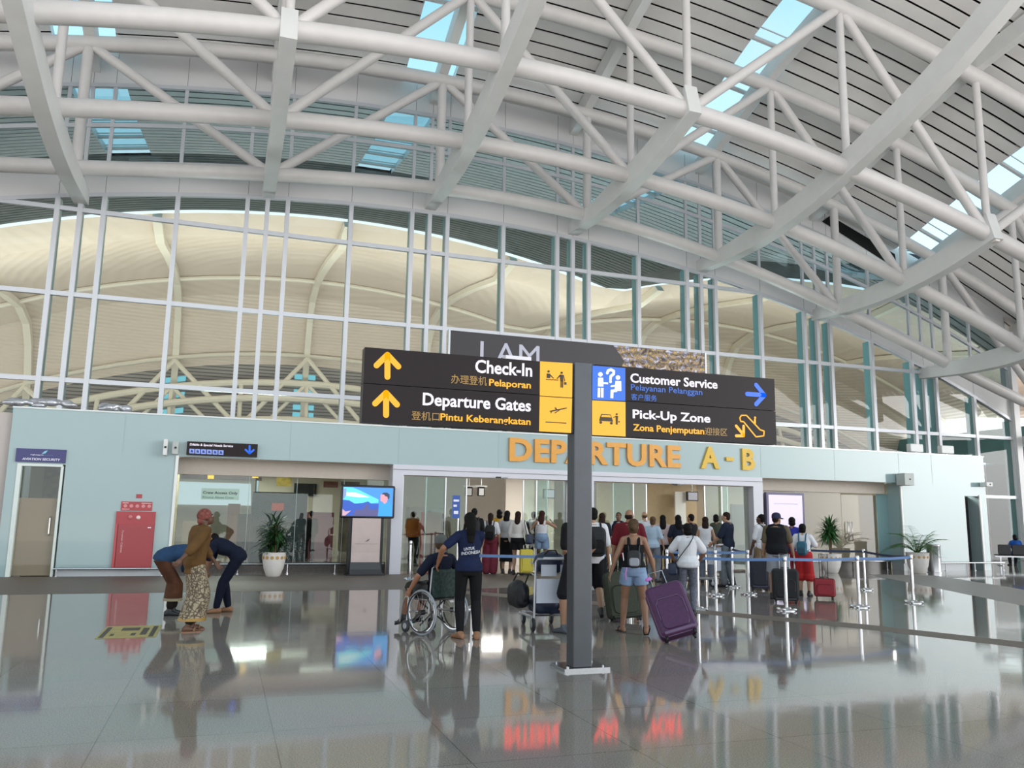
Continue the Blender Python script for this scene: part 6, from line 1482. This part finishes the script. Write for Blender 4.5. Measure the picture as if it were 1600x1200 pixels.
human('woman in white tank top and denim shorts with long auburn hair, holding a phone up', f, h, RZ(f, -8), dict(wl=(-.20, .16, 1.0), wr=(.26, .26, 1.38), er=(1, -.2, -.8), el=(-1, -.5, -.1), head=(-22, -2)), top=dict(mat=WHT, tank=True, d0=.04, name='tank_top'), bottom=dict(type='shorts', mat=DEN, len=.30, infl=.018, loose=.02, waist=.13), hair=dict(type='long', mat=HAIRR, len=.34), shoes=dict(mat=SNK), sk='#b58c70', female=True, vox=.012, face=False)
f = gnd(833, 890); h = 1.84
B = human('man in grey T-shirt with a dark backpack beside the white tank top woman', f, h, RZ(f, -20), dict(head=(-10, 0)), top=dict(mat=fab('#8e9298'), sleeve=.42, name='t_shirt'), bottom=dict(mat=BLK), hair=dict(type='short', mat=HAIRB), shoes=dict(mat=SNK), sk='#a8795c', vox=.014, face=False)
backpack(B, 'dark backpack on the man in grey T-shirt', BKF, .08, .42, .28, .15)
f = gnd(739, 900); h = 1.88
B = human('tall man in black T-shirt ahead of the wheelchair pusher', f, h, RZ(f, 0), dict(), top=dict(mat=BLK, sleeve=.45, name='t_shirt'), bottom=dict(mat=fab('#24262c')), hair=dict(type='short', mat=HAIRB), shoes=dict(mat=SNK), sk='#a8795c', build=1.08, vox=.014, face=False)
backpack(B, 'black backpack on the tall man ahead of the wheelchair pusher', BKF, .08, .42, .29, .16)
# the queue at the right doors
f = gnd(967, 899); h = 1.84
human('security officer in white shirt, navy vest and tie facing the camera', f, h, RZ(f, 176), dict(wl=(-.24, .14, .94), wr=(.24, .14, .94), head=(0, -4)), top=dict(mat=WHT, sleeve=.42, d0=-.03, name='shirt', vest=fab('#161b2e'), tie=fab('#20305c')), bottom=dict(mat=BLK), hair=dict(type='short', mat=HAIRB), shoes=dict(mat=SNK), sk='#7d5640', vox=.012)
ROW = [((941, 905), 1.80, -6, 'woman with brown hair in dark top beside the white T-shirt man', '#23252c', '#23252c', ('long', HAIRN, .22), True, '#b58c70'),
       ((1008, 902), 1.88, 10, 'tall man in pale shirt ahead of the dark red T-shirt', '#b9bcc4', '#3c4048', ('bald', HAIRL, 0), False, '#b58c70'),
       ((1021, 908), 1.72, -20, 'woman in pale blue T-shirt with light hair in a bun, in the right queue', '#9fb2c4', '#6b6f76', ('bun', HAIRL, 0), True, '#c09a80'),
       ((1037, 906), 1.78, 4, 'woman with very long black hair in pale pink top, in the right queue', '#b8a4a4', '#2a2c33', ('long', HAIRB, .42), True, '#a8795c'),
       ((1061, 907), 1.78, 0, 'woman with long black hair in dark navy top, left of the short haired queue woman', '#1e2433', '#23252c', ('long', HAIRB, .40), True, '#a8795c'),
       ((1082, 908), 1.82, 62, 'man in black T-shirt in profile behind the white T-shirt woman', '#17181c', '#2b2d33', ('short', HAIRB, 0), False, '#a8795c'),
       ((1104, 909), 1.74, -4, 'woman in white sleeveless top with long brown hair, left of the navy T-shirt man', '#c9c9ce', '#5c6470', ('long', HAIRN, .24), True, '#b58c70'),
       ((1121, 899), 1.84, 8, 'person in dark olive top beyond the white sleeveless top', '#3a4238', '#2a2c30', ('bob', HAIRB, .08), True, '#a8795c')]
for i_, (px, hh, rel, lab, tc_, bc_, (ht_, hm_, hl_), fem, sk_) in enumerate(ROW):
    f = gnd(*px); d_ = 1+(.035 if i_ % 2 else -.015); f = (f[0]*d_, f[1]*d_)
    human(lab, f, hh, RZ(f, rel), dict(wl=(-.22, .18, .94), wr=(.23, .16, .92), head=(random.uniform(-15, 15), -4)), top=dict(mat=fab(tc_), sleeve=.0 if 'sleeveless' in lab else .42, name='top'), bottom=dict(mat=fab(bc_), loose=.012), hair=dict(type=ht_, mat=hm_, len=hl_ or .1), shoes=dict(mat=SNK), sk=sk_, female=fem, vox=.014, face=rel > 30)
# people inside, behind the glass
for px, Y, hh, rel, lab, tc_, bc_ in ((671, 27.5, 1.84, 30, 'person in red jacket behind the left sliding door', '#8d2a26', '#24262c'), (645, 27.0, 1.80, -20, 'person in orange brown shirt behind the left door jamb', '#9a5c2c', '#1f2024'), (692, 28.0, 1.74, 10, 'person in grey brown shirt deeper inside the left doors', '#6d655c', '#33343a'),
                                      (505, 40.0, 1.72, 60, 'person in pink jacket deep inside the hall', '#9a3560', '#8f9296'), (484, 30.0, 1.76, 20, 'person in black suit beside the dark partition', '#15161a', '#15161a')):
    q = onY(px, 850, Y); f = (q.x, Y)
    human(lab, f, hh, RZ(f, rel), dict(head=(10, 0)), top=dict(mat=fab(tc_), sleeve=.8, name='jacket'), bottom=dict(mat=fab(bc_)), hair=dict(type='short', mat=HAIRB), shoes=dict(mat=SNK), sk='#a8795c', vox=.016, face=False)
# waiting seats beyond the block
q = onY(1588, 870, 25.5)
bn_ = thing('bench', 'row of dark waiting seats at the right edge, beyond the block', 'bench', (q.x, 25.5, 0), radians(-30))
for i in range(3):
    MB().rbox(-.75+.52*i, -.27+.52*i, -.22, .24, .40, .45, .03, axis=2).build('seat', BLACK, bn_); MB().rbox(-.75+.52*i, -.27+.52*i, -.28, -.23, .45, .85, .04, axis=1).build('backrest', BLACK, bn_)
MB().box(-.8, .82, -.03, .03, .34, .40).build('beam', STEEL, bn_, smooth=False)
for x in (-.6, .6): MB().box(x-.03, x+.03, -.03, .03, .03, .34).box(x-.03, x+.03, -.28, .28, 0, .03).build('leg', STEEL, bn_, smooth=False)
W_ = Matrix.Translation((q.x, 25.5, 0)) @ Matrix.Rotation(radians(-30), 4, 'Z'); p_ = W_ @ Vector((0, -.02, 0))
human('person in bright blue jacket sitting on the seats at the right edge', (p_.x, p_.y), 1.70, radians(-30), dict(hip=(0, -.05, .53), lean=8, wl=(-.18, .3, .62), wr=(.18, .3, .62), al=(-.1, .42, .085), ar=(.1, .42, .085)), top=dict(mat=fab('#1f4f9c'), sleeve=.9, infl=.03, name='jacket'), bottom=dict(mat=fab('#23262e')), hair=dict(type='bob', mat=HAIRB, len=.1), shoes=dict(mat=SNK), sk='#8a6248', female=True, vox=.014, face=False)
